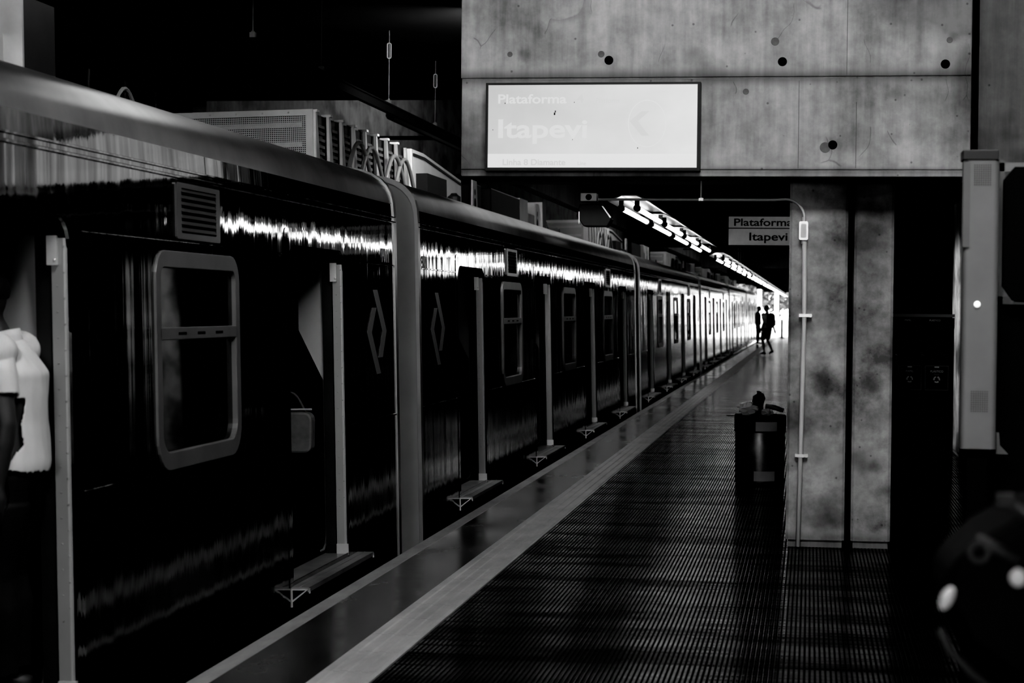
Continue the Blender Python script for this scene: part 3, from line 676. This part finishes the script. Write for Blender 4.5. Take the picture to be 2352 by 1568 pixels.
crumple('crumpled_bag', 'shiny crumpled plastic bag on the left of the litter bin', (-.555, 18.46, .685), .095, .085, .05, M['bagshine'], 3, 'plastic bag')
crumple('crumpled_bag', 'dark crumpled bag peak standing highest on the litter bin', (-.46, 18.58, .735), .06, .06, .085, M['bagblack'], 5, 'plastic bag')
crumple('crumpled_wrapper', 'small crumpled wrapper in the middle of the litter bin', (-.375, 18.40, .66), .05, .05, .03, M['labelgrey'], 8, 'wrapper')
o = MB().tube([(-.39, 18.52, .715), (-.31, 18.51, .70), (-.225, 18.50, .672)], [.02, .025, .02], 10).build('paper_roll', M['frame'], smooth=True)
tag(o, 'pale rolled paper lying across the right of the litter bin', 'paper', 'rubbish on the litter bin')

# ------------------------------------------------------------------ recycling station in the dark
def recycle_icon(cx, cz, r_, y):
    b = MB()
    for k in range(3):
        a0 = PI / 2 + k * 2 * PI / 3 + .25; n = 6; sweep = 1.25
        ou = [(cx + r_ * math.cos(a0 + sweep * q / n), cz + r_ * math.sin(a0 + sweep * q / n)) for q in range(n + 1)]
        inn = [(cx + r_ * .6 * math.cos(a0 + sweep * q / n), cz + r_ * .6 * math.sin(a0 + sweep * q / n)) for q in range(n + 1)]
        for q in range(n): b.prism([ou[q], ou[q + 1], inn[q + 1], inn[q]], 'y', y - .001, y)
        ae = a0 + sweep; t_ = (cx + r_ * .8 * math.cos(ae + .42), cz + r_ * .8 * math.sin(ae + .42))
        b.prism([(cx + r_ * 1.2 * math.cos(ae), cz + r_ * 1.2 * math.sin(ae)), t_, (cx + r_ * .4 * math.cos(ae), cz + r_ * .4 * math.sin(ae))], 'y', y - .001, y)
    return b
M['printgrey'] = mat('pale_print', 0.8, 0.6)
M['printdim'] = mat('dim_print', 0.30, 0.6)
for i, (xa, word, eng, lab) in enumerate(((.865, 'PAPEL', 'Paper', 'black recycling bin printed PAPEL, left of the pair in the dark'), (1.125, 'PLÁSTICO', 'Plastic', 'black recycling bin printed PLÁSTICO, right of the pair in the dark'))):
    s = thing('recycling_bin', lab, 'recycling bin', (xa, 20.0, 0), group='recycling bins')
    MB().box(-.01, .235, 0, .45, .03, 1.13).build('body', M['dark'], s, bevel=.01)
    MB().box(-.012, .237, -.005, .47, 1.13, 1.17).build('lid', M['dark'], s, bevel=.01)
    MB().ring([(.0, .825), (.225, .825), (.225, 1.065), (0, 1.065)], [(.004, .829), (.221, .829), (.221, 1.061), (.004, 1.061)], 'y', -.002, 0).build('panel_outline', M['printdim'], s)
    MB().box(.09, .135, -.002, 0, 1.045, 1.058).build('slot_mark', M['printgrey'], s)
    text(word, .028, 'lettering', M['printgrey'], s, (.1125, -.002, 1.0), FACE_Y, .008, 'CENTER')
    text(eng, .022, 'lettering', M['printdim'], s, (.1125, -.002, .972), FACE_Y, .0, 'CENTER')
    recycle_icon(.1125, .93, .033, -.001).build('recycling_symbol', M['printgrey'], s)
s = thing('bin_header', 'dark header shelf with small printed words above the recycling bins', 'sign', (.79, 20.1, 1.25))
MB().box(.02, .62, 0, .12, .29, .32).build('top_shelf', M['printdim'], s)
MB().box(.02, .62, .01, .11, .18, .285).build('fascia', M['dark'], s)
MB().box(.02, .05, .04, .08, -1.25, .2).box(.59, .62, .04, .08, -1.25, .2).build('post', M['dark'], s)
text('PAPEL', .024, 'lettering', M['printgrey'], s, (.17, .008, .25), FACE_Y, .006, 'CENTER'); text('PLÁSTICO', .024, 'lettering', M['printgrey'], s, (.43, .008, .25), FACE_Y, .006, 'CENTER')

# ------------------------------------------------------------------ grey intercom post and dark board at the right edge
s = thing('intercom_post', 'tall grey intercom post with two speaker grilles and a bright button', 'intercom post', (.655, 8.0, 0))
M['postgrey'] = mottled('satin_grey_post', 0.12, 0.16, (3, 3, 3), 0.5, 0.2)
MB().prism(rrect(-.068, .068, -.03, .09, .02), 'z', 1.065, 2.188).build('column', M['postgrey'], s)
MB().box(-.074, .063, -.035, .095, 2.188, 2.228).build('cap', M['rubber'], s, bevel=.004)
MB().prism(rrect(-.05, .05, -.01, .07, .02), 'z', 0, 1.066).build('foot', M['black'], s)
MB().box(-.071, -.045, -.036, -.028, 1.85, 2.18).build('side_strip', M['frame'], s)
for z0 in (2.09, 1.21):
    g = MB()
    for a in range(8):
        for c in range(10): g.box(-.03 + a * .0085, -.026 + a * .0085, -.032, -.0298, z0 + c * .0085, z0 + .004 + c * .0085)
    g.build('speaker_grille', M['rubber'], s)
b_ = MB(); b_.ball((-.012, -.033, 1.628), .013, .008, .013); b_.build('call_button', mat('bright_button', .9, .15, .2, .6, 1, .8), s, smooth=True)
s = thing('dark_board', 'black eight-sided board on grey brackets right of the intercom post', 'board', (.875, 8.1, 0))
MB().prism([(-.125, 2.12), (-.085, 2.17), (.12, 2.17), (.16, 2.12), (.16, 1.70), (.12, 1.645), (-.085, 1.645), (-.125, 1.70)], 'y', -.02, .03).build('panel', M['black'], s)
for q in ((-.15, .16, 2.155, 2.19), (-.15, -.088, 1.63, 1.66), (-.078, .16, 1.63, 1.66)): MB().box(q[0], q[1], .035, .05, q[2], q[3]).build('bracket', M['postgrey'], s)
MB().box(-.145, -.12, .035, .06, 1.62, 2.2).build('rail', M['conc_dim'], s)
MB().box(-.14, .35, .03, .3, 0, 1.63).build('cabinet', M['black'], s)
h = MB().prism([(-.142, 1.04), (-.142, 1.125), (-.132, 1.125), (-.128, 1.075), (-.095, 1.04)], 'y', -.03, .0).build('hook', M['frame'], s)

# ------------------------------------------------------------------ people
def obj_from(me, name, m, parent, smooth=True):
    me.name = name; me.materials.clear(); me.materials.append(m)
    for p in me.polygons: p.use_smooth = smooth
    o = bpy.data.objects.new(name, me); COL.objects.link(o); o.parent = parent; return o
def fuse(extra, voxel):
    """remesh overlapping closed shapes into one continuous surface"""
    me = extra.mesh('e')
    o = bpy.data.objects.new('f', me); COL.objects.link(o)
    rm = o.modifiers.new('r', 'REMESH'); rm.mode = 'VOXEL'; rm.voxel_size = voxel
    sm = o.modifiers.new('s', 'SMOOTH'); sm.iterations = 4; sm.factor = .5
    bpy.context.view_layer.update()
    res = bpy.data.meshes.new_from_object(o.evaluated_get(bpy.context.evaluated_depsgraph_get()))
    bpy.data.objects.remove(o); return res
def person(label, loc, yaw, P, skin, shirt, trouser, hairm, shorts=False, sleeve=.62, group=None, bulk=1.0, collar=False, voxel=.0075):
    root = thing('person', label, 'person', loc, (0, 0, yaw), group)
    J = dict(pel=(0, 0, .95), spi=(0, .0, 1.12), che=(0, .0, 1.31), nk=(0, -.01, 1.45), hd=(0, .02, 1.54),
             shL=(-.175, 0, 1.40), elL=(-.215, -.03, 1.11), wrL=(-.21, .04, .86), shR=(.175, 0, 1.40), elR=(.215, -.03, 1.11), wrR=(.21, .04, .86),
             hpL=(-.09, 0, .91), knL=(-.095, .02, .50), anL=(-.095, -.02, .085), toL=(-.11, .15, .03), hpR=(.09, 0, .91), knR=(.095, .02, .50), anR=(.095, -.02, .085), toR=(.11, .15, .03))
    J.update(P)
    V = {k: Vector(v) for k, v in J.items()}
    ex = MB(); B_ = bulk
    # torso: one lofted column of ellipses from crotch to neck
    sp_ = [(V['pel'] + Vector((0, 0, -.13)), .085, .075), (V['pel'] + Vector((0, 0, -.08)), .15 * B_, .105 * B_), (V['pel'], .165 * B_, .118 * B_), (V['spi'], .145 * B_, .108 * B_),
           (V['spi'].lerp(V['che'], .6), .16 * B_, .118 * B_), (V['che'], .172 * B_, .12 * B_), (V['che'].lerp(V['nk'], .55), .155 * B_, .10), (V['che'].lerp(V['nk'], .8), .105, .085), (V['nk'], .062, .062), (V['hd'], .056, .06), (V['hd'] + Vector((0, .01, .05)), .05, .055)]
    n_e = 20; o0 = len(ex.v)
    for c_, rx_, ry_ in sp_: ex.v += [(c_.x + rx_ * math.cos(2 * PI * q / n_e), c_.y + ry_ * math.sin(2 * PI * q / n_e), c_.z) for q in range(n_e)]
    for a_ in range(len(sp_) - 1):
        for q in range(n_e): ex.f.append((o0 + a_ * n_e + q, o0 + a_ * n_e + (q + 1) % n_e, o0 + (a_ + 1) * n_e + (q + 1) % n_e, o0 + (a_ + 1) * n_e + q))
    ex.f.append(tuple(o0 + q for q in range(n_e - 1, -1, -1))); ex.f.append(tuple(o0 + (len(sp_) - 1) * n_e + q for q in range(n_e)))
    for s_ in 'LR':
        sh, el, wr, hp, kn, an, to = (V[k + s_] for k in ('sh', 'el', 'wr', 'hp', 'kn', 'an', 'to'))
        ex.ball(sh, .072 * B_, .066 * B_, .066, 14, 10); ex.tube([sh.lerp(V['che'], .5), sh, sh.lerp(el, .3), sh.lerp(el, .7), el], [.075, .066, .058 * B_, .05, .043], 14); ex.ball(el, .043)
        ex.tube([el, el.lerp(wr, .3), el.lerp(wr, .75), wr], [.042, .045, .034, .027], 14); ex.ball(wr, .028)
        ex.ball(hp, .095, .098, .10, 14, 10); ex.tube([hp + Vector((0, 0, .06)), hp, hp.lerp(kn, .35), hp.lerp(kn, .8), kn], [.09, .097 * B_, .086 * B_, .064, .055], 14); ex.ball(kn, .056)
        cf = Vector((0, -.012, 0)); ex.tube([kn, kn.lerp(an, .3) + cf, kn.lerp(an, .7), an], [.053, .058, .043, .036], 14); ex.ball(an, .04)
        ex.tube([an + Vector((0, 0, -.02)), an.lerp(to, .5) + Vector((0, 0, .01)), to], [.04, .036, .03], 12)
    h = V['hd']
    hc = h + Vector((0, .025, .085))
    ex.ball(hc, .076, .096, .118, 20, 14)                       # skull
    ex.ball(hc + Vector((0, .035, -.05)), .058, .062, .065)     # jaw
    ex.ball(hc + Vector((0, .1, -.012)), .013, .022, .026)      # nose
    ex.ball(hc + Vector((0, .089, -.058)), .026, .012, .010)    # mouth
    for s_ in (-1, 1):
        ex.ball(hc + Vector((s_ * .077, -.005, -.012)), .010, .022, .032)   # ears
        ex.ball(hc + Vector((s_ * .03, .084, .012)), .012, .010, .008)      # eyes
    for s_, sg in (('L', -1), ('R', 1)):                        # hands: palm, four fingers and a thumb
        w_ = V['wr' + s_]; d = (w_ - V['el' + s_]).normalized(); side = Vector((0, 1, 0)); side = (side - d * side.dot(d)).normalized(); nrm_ = d.cross(side)
        inn_ = -sg * (nrm_ if nrm_.x > 0 else -nrm_)
        pc = w_ + d * .05
        ex.tube([w_ - d * .02, w_ + d * .03, w_ + d * .095], [.026, .036, .034], 10)
        for q, (off, L) in enumerate(((.030, .072), (.010, .082), (-.010, .076), (-.029, .060))):
            b0 = w_ + d * .085 + side * off; k1 = b0 + d * L * .5 + inn_ * .006; k2 = k1 + d * L * .42 + inn_ * .026
            ex.tube([b0 - d * .02, b0, k1, k2], [.0095, .0098, .009, .0072], 8)
        t0 = w_ + d * .03 + side * .028; t1 = t0 + d * .035 + side * .026 + inn_ * .01; ex.tube([w_ + d * .02, t0, t1, t1 + d * .032 + inn_ * .012], [.014, .0125, .0115, .009], 8)
    body = obj_from(fuse(ex, voxel), 'body', skin, root)
    # hair cap
    hr = MB(); hr.ball((0, 0, 0), .083, .103, .10, 20, 12)
    hr.v = [(x, y, max(z, -.035 if y < .02 else .035)) for x, y, z in hr.v]
    hr.v = [(x + hc.x, y + hc.y - .006, z + hc.z + .026) for x, y, z in hr.v]
    hr.build('hair', hairm, root, smooth=True)
    # clothes: the body surface itself, region by region, lifted off the skin
    hem = V['pel'].z + .01
    bones = [('pel', 'spi', 'T'), ('spi', 'che', 'T'), ('che', 'nk', 'T'), ('nk', 'hd', 'H')]
    for s_ in 'LR': bones += [('che', 'sh' + s_, 'T'), ('sh' + s_, 'el' + s_, 'A'), ('el' + s_, 'wr' + s_, 'F'), ('pel', 'hp' + s_, 'P'), ('hp' + s_, 'kn' + s_, 'L'), ('kn' + s_, 'an' + s_, 'C'), ('an' + s_, 'to' + s_, 'S')]
    def where(p):
        best = None
        for a, b_, k in bones:
            A, B = V[a], V[b_]; d = B - A; t = max(0, min(1, (p - A).dot(d) / d.length_squared)); dist = (p - A - d * t).length - (.05 if k in 'TP' else 0)
            if best is None or dist < best[0]: best = (dist, a, k, t)
        return best
    def garment(name, keep, lift, m_):
        b = bmesh.new(); b.from_mesh(body.data)
        if b.calc_volume(signed=True) < 0: bmesh.ops.reverse_faces(b, faces=b.faces)
        b.normal_update()
        bad = [f for f in b.faces if not keep(f.calc_center_median())]
        bmesh.ops.delete(b, geom=bad, context='FACES')
        seen = set(); parts = []
        for f in b.faces:                                   # drop stray scraps, keep the big pieces
            if f in seen: continue
            st = [f]; seen.add(f); isl = []
            while st:
                q = st.pop(); isl.append(q)
                for e_ in q.edges:
                    for g in e_.link_faces:
                        if g not in seen: seen.add(g); st.append(g)
            parts.append(isl)
        mx_ = max(len(q) for q in parts)
        bmesh.ops.delete(b, geom=[f for q in parts if len(q) < mx_ * .15 for f in q], context='FACES')
        for v in b.verts: v.co += v.normal * lift(v.co)
        bmesh.ops.smooth_vert(b, verts=b.verts, factor=.5, use_axis_x=True, use_axis_y=True, use_axis_z=True)
        me_ = bpy.data.meshes.new(name); b.to_mesh(me_); b.free()
        o_ = obj_from(me_, name, m_, root); so_ = o_.modifiers.new('thick', 'SOLIDIFY'); so_.thickness = .004; so_.offset = 1
        return o_
    def in_shirt(p):
        d_, a, k, t = where(p)
        if k == 'A': return t < sleeve
        if a == 'che' and k == 'T' and p.z > V['nk'].z - .0: return (p - V['nk']).length > .075 or p.z < V['nk'].z + .012
        return k in 'TP' and p.z > hem - .03 and p.z < V['nk'].z + .03
    def in_legs(p):
        d_, a, k, t = where(p)
        if k == 'L': return (not shorts) or t < .9
        if k == 'C': return (not shorts) and t < .92
        return k in 'TP' and p.z < hem + .05
    sh_o = garment('shirt', in_shirt, lambda p: .010 + .018 * max(0, min(1, 1 - (p.z - hem) / .32)) * (1 if abs(p.x) < .2 else .3) + .003 * math.sin(p.x * 40 + p.z * 23), shirt)
    if collar:
        nb = V['nk'] + Vector((0, .004, -.012)); cb = MB(); nn = 28
        for rx_, ry_, z_ in ((.098, .092, -.022), (.086, .082, .006), (.078, .076, .034), (.084, .082, .034), (.094, .090, .004), (.104, .098, -.022)):
            cb.v += [(nb.x + rx_ * math.cos(2 * PI * q / nn), nb.y + ry_ * math.sin(2 * PI * q / nn), nb.z + z_ - .02 * math.sin(2 * PI * q / nn)) for q in range(nn)]
        for a_ in range(5):
            for q in range(nn): cb.f.append((a_ * nn + q, a_ * nn + (q + 1) % nn, (a_ + 1) * nn + (q + 1) % nn, (a_ + 1) * nn + q))
        cb.build('collar', shirt, sh_o, smooth=True)
    garment('shorts' if shorts else 'trousers', in_legs, lambda p: .010 + (.012 if p.z < .8 else .0), trouser)
    for s_ in 'LR':
        a, t_ = V['an' + s_], V['to' + s_]; f = (t_ - a); f.z = 0 if abs(f.z) < .12 else f.z; f.normalize()
        sh_ = MB().tube([a - f * .06 + Vector((0, 0, -.035)), a + Vector((0, 0, -.03)), a.lerp(t_, .6) + Vector((0, 0, .01)), t_ + f * .05 + Vector((0, 0, .008))], [.036, .045, .042, .026], 12)
        sh_.build('shoe', M['rubber'], root, smooth=True)
    return root

# man in a white polo shirt in the nearest doorway, back to the platform, right hand on a rail
person('person in a white polo shirt standing in the nearest train doorway', (-3.17, 7.62, 0), PI / 2 + .12,
       dict(elL=(-.235, -.06, 1.12), wrL=(-.235, -.03, .87), elR=(.25, .20, 1.27), wrR=(.16, .31, 1.50), spi=(0, -.015, 1.12), pel=(0, -.01, .95), nk=(0, .03, 1.45), hd=(0, .075, 1.53), che=(0, -.01, 1.31)),
       M['skin_dark'], M['shirt_white'], M['cloth_black'], M['hair'], bulk=1.12, collar=True)
# somebody in dark clothes inside the second doorway
person('person in black clothes standing inside the second train doorway', (-3.36, 12.0, 0), PI / 2 + .5,
       dict(), M['skin_dark'], M['cloth_black'], M['cloth_black'], M['hair'])
s = thing('shoulder_bag', 'dark shoulder bag with a pale rim at the second train doorway', 'bag', (-3.22, 12.32, .66))
MB().prism(rrect(-.16, .13, 0, .26, .05), 'y', -.05, .05).build('pouch', M['bagpanel'], s, bevel=.015)
MB().tube([(-.15, -.052, .262), (-.02, -.056, .275), (.13, -.052, .28)], .006, 6).build('rim', M['galv'], s)
MB().tube([(-.12 + .2 * q / 10, 0, .25 + .13 * math.sin(PI * q / 10)) for q in range(11)], .008, 6).build('strap', M['strapgrey'], s)

# walking man with a backpack
wy = 70.6
person('person in pale shirt and dark shorts walking away with a backpack', (-1.47, wy, 0), .75,
       dict(anR=(.07, -.20, .16), toR=(.09, -.07, .04), knR=(.08, .06, .51), knL=(-.08, .14, .51), anL=(-.07, .04, .085), toL=(-.08, .20, .03), elL=(-.24, -.10, 1.13), wrL=(-.25, .02, .9), elR=(.26, .04, 1.12), wrR=(.31, -.04, .88)),
       M['skin_mid'], M['shirt_grey'], M['cloth_black'], M['hair'], shorts=True)
def backpack(label, loc, rot, sc=1.0, m=None):
    s_ = thing('backpack', label, 'backpack', loc, rot); s_.scale = (sc,) * 3
    b = MB(); b.prism(rrect(-.15, .15, 0, .46, (.05, .05, .12, .12), 6), 'y', -.13, .0); b.build('main_pouch', m or M['bagblack'], s_, bevel=.03)
    b = MB(); b.prism(rrect(-.12, .12, .02, .25, .05, 5), 'y', -.185, -.13); b.build('front_pocket', m or M['bagblack'], s_, bevel=.02)
    for x_ in (-.10, .10):
        MB().tube([(x_, 0, .42), (x_ * 1.1, .10, .47), (x_ * 1.25, .21, .40), (x_ * 1.3, .22, .25), (x_ * 1.3, .10, .10), (x_, 0, .05)], .018, 8).build('strap', m or M['bagblack'], s_, smooth=True)
    MB().tube([(-.03, -.03, .455), (-.02, -.03, .50), (.02, -.03, .50), (.03, -.03, .455)], .008, 6).build('carry_loop', M['strapgrey'], s_)
    return s_
backpack('black backpack worn by the walking man', (-1.375, wy - .115, 1.0), (0, 0, .75))
# dark figure further off, by the last doors
person('person in black standing by the farthest train doors', (-2.33, 92.0, 0), -PI / 2, dict(), M['skin_dark'], M['cloth_black'], M['cloth_black'], M['hair'], sleeve=.95)

# commuter at the right edge whose backpack pokes into view
person('person in black at the right edge wearing a strapped backpack', (.70, 3.17, 0), -PI / 2, dict(), M['skin_dark'], M['cloth_black'], M['cloth_black'], M['hair'], sleeve=.95)
s = thing('strapped_backpack', 'blurred black backpack with pale buckles and straps at the right edge', 'backpack', (.36, 3.17, 0))
b = MB().prism([(.15, 1.33), (.05, 1.335), (-.045, 1.30), (-.10, 1.265), (-.155, 1.215), (-.165, 1.17), (-.13, 1.10), (-.06, 1.05), (.15, 1.03)], 'y', -.15, .17)
b.build('main_pouch', M['bagblack'], s, bevel=.04)
def strap(pts, r_, m_, nm): MB().tube(pts, r_, 8).build(nm, m_, s, smooth=True)
strap([(-.075, -.16, 1.325), (-.04, -.165, 1.30), (0.0, -.17, 1.282)], .008, M['strapgrey'], 'upper_strap')
MB().box(-.088, -.058, -.172, -.155, 1.312, 1.335).build('strap_slider', M['strapgrey'], s, bevel=.004)
MB().box(-.005, .045, -.178, -.160, 1.262, 1.30).build('buckle_plate', M['bagpanel'], s, bevel=.006)
MB().box(-.027, -.012, -.175, -.160, 1.282, 1.295).build('strap_slider', M['strapgrey'], s, bevel=.004)
strap([(-.115, -.16, 1.265), (-.09, -.165, 1.255), (-.05, -.17, 1.235)], .010, M['strapgrey'], 'middle_strap')
MB().ring([(-.11 + .017 * math.cos(2 * PI * k / 16), 1.247 + .017 * math.sin(2 * PI * k / 16)) for k in range(16)], [(-.11 + .009 * math.cos(2 * PI * k / 16), 1.247 + .009 * math.sin(2 * PI * k / 16)) for k in range(16)], 'y', -.175, -.165).build('ring_loop', M['strapgrey'], s)
b = MB(); b.ball((-.055, -.18, 1.213), .013, .010, .014); b.build('buckle', M['buckle'], s, smooth=True)
b = MB(); b.ball((0, 0, 0), .010, .009, .019); b.build('buckle', M['buckle'], s, smooth=True, loc=(-.155, -.17, 1.178), rot=(0, .42, 0))
strap([(-.165, -.15, 1.13), (-.15, -.16, 1.10), (-.115, -.165, 1.065), (-.08, -.17, 1.045)], .006, M['strapgrey'], 'lower_strap')
MB().box(-.075, -.035, -.178, -.160, 1.015, 1.055).build('buckle_plate', M['bagpanel'], s, bevel=.006)
strap([(.015, -.17, 1.215), (.0, -.175, 1.15), (-.018, -.178, 1.09), (-.02, -.178, 1.02)], .008, M['strapgrey'], 'side_strap')
MB().tube([(-.024, -.17, 1.39), (-.024, -.17, 1.455)], [.008, .006], 8).build('pull_toggle', M['buckle'], s, smooth=True)
strap([(-.024, -.17, 1.395), (-.022, -.15, 1.36), (-.02, -.12, 1.32)], .003, M['strapgrey'], 'toggle_cord')

# ------------------------------------------------------------------ beyond the far end
tag(MB().box(-60, 60, YEND + .0, 300, -.2, -.02).build('ground', M['outside']), kind='structure')
for i, x_ in enumerate((-3.5, -2.36)):
    t = MB().prism(rrect(x_, x_ + .28, 136, 136.28, .03), 'z', -.02, 5.2).box(x_ - .06, x_ + .34, 135.94, 136.34, -.02, .25).build('white_post', M['white'])
    tag(t, ['sunlit white pillar beside the end of the train', 'sunlit white pillar between the trees at the far end'][i], 'pillar', 'sunlit pillars')
s = thing('marker_post', 'thin dark marker post standing at the far end of the platform', 'post', (-1.53, 113, 0))
MB().tube([(0, 0, 0), (0, 0, 1.05)], .06, 8).build('pole', M['dark'], s); MB().box(-.15, .15, -.15, .15, 0, .03).build('base', M['dark'], s)
def tree(label, loc, h, r_, seed):
    rnd = random.Random(seed); s_ = thing('tree', label, 'tree', loc, group='trees beyond the platform')
    MB().tube([(0, 0, -.1), (.1, 0, h * .3), (0, .1, h * .7)], [.25, .2, .1], 8).build('trunk', M['bark'], s_)
    b = MB()
    for _ in range(2600):
        th = rnd.uniform(0, 2 * PI); q = rnd.random() ** .45; z = rnd.uniform(-1, 1); k = math.sqrt(1 - z * z)
        c = Vector((r_ * q * k * math.cos(th), r_ * q * k * math.sin(th), h * .62 + h * .46 * q * z))
        a = Vector((rnd.gauss(0, 1), rnd.gauss(0, 1), rnd.gauss(0, 1))).normalized(); e = a.orthogonal().normalized(); l = rnd.uniform(.12, .3)
        g = a.cross(e); b.add([c - e * l, c + g * l * .5, c + e * l, c - g * l * .5], [(0, 1, 2, 3)])
    b.build('crown', M['leaf'], s_)
tree('sunlit tree right behind the walking man at the far end', (-4.4, 148, 0), 6.5, 1.7, 1)
tree('sunlit tree between the white pillar and the conduit pillar', (-.7, 150, 0), 6.0, 1.7, 2)
tree('sunlit tree standing back between two nearer trees', (-2.6, 158, 0), 6.5, 1.9, 3)

# ------------------------------------------------------------------ light
w = bpy.data.worlds.new('daylight'); S.world = w; w.use_nodes = True
bg = w.node_tree.nodes['Background']; bg.inputs[0].default_value = (1, 1, 1, 1); bg.inputs[1].default_value = 5.5
def area(name, loc, target, sx, sy, power):
    l = bpy.data.lights.new(name, 'AREA'); l.shape = 'RECTANGLE'; l.size = sx; l.size_y = sy; l.energy = power
    o = bpy.data.objects.new(name, l); COL.objects.link(o); o.location = loc
    o.rotation_euler = (Vector(target) - Vector(loc)).to_track_quat('-Z', 'Y').to_euler(); return o
area('roof_streak_fill', (-3.35, 12.6, 4.0), (-3.2, 8, 2.4), 1.5, .3, 4.5)  # unseen light added for a highlight streak along the roof edge
sl = bpy.data.lights.new('sun', 'SUN'); sl.energy = 5; sl.angle = .01; so_ = bpy.data.objects.new('sun', sl); COL.objects.link(so_); so_.rotation_euler = (math.radians(50), 0, math.radians(-12))
area('skylight_near', (0.4, 4.3, 7.6), (-.4, 13.2, 2.0), 4.0, 2.0, 900)
area('fill_behind', (-1.3, -8, 3.4), (-.4, 14, 1.0), 2.0, 1.5, 420)  # unseen fill added behind the camera to lift the bin and backpack
area('roof_gear_fill', (-2.75, 18.4, 4.28), (-4.0, 21, 2.9), .5, 2.0, 150)  # unseen fill added to brighten the roof equipment
spl = bpy.data.lights.new('pillar_fill_spot', 'SPOT'); spl.energy = 230; spl.spot_size = math.radians(70); spl.spot_blend = .6; spl.shadow_soft_size = .1  # unseen spot added to brighten the pillar behind the grey post
spo = bpy.data.objects.new('pillar_fill_spot', spl); COL.objects.link(spo); spo.location = (-.2, 22.6, 2.6); spo.rotation_euler = (Vector((1.62, 22.9, 1.1)) - Vector((-.2, 22.6, 2.6))).to_track_quat('-Z', 'Y').to_euler()
area('skylight_over_track', (-5.2, 38, 7.5), (-8.5, 38, 3.5), 4, 16, 700)

S.view_settings.view_transform = 'Standard'; S.view_settings.look = 'None'; S.view_settings.exposure = 0; S.view_settings.gamma = 1
vs = S.view_settings; vs.use_curve_mapping = True
cv = vs.curve_mapping.curves[3]
for p in ((.010, .0015), (.03, .018), (.09, .085), (.3, .34), (.6, .70)): cv.points.new(*p)
vs.curve_mapping.update()
S.cycles.use_denoising = True
S.cycles.max_bounces = 6; S.cycles.diffuse_bounces = 2; S.cycles.glossy_bounces = 4; S.cycles.transparent_max_bounces = 12
S.cycles.sample_clamp_indirect = 4; S.cycles.caustics_reflective = False; S.cycles.caustics_refractive = False
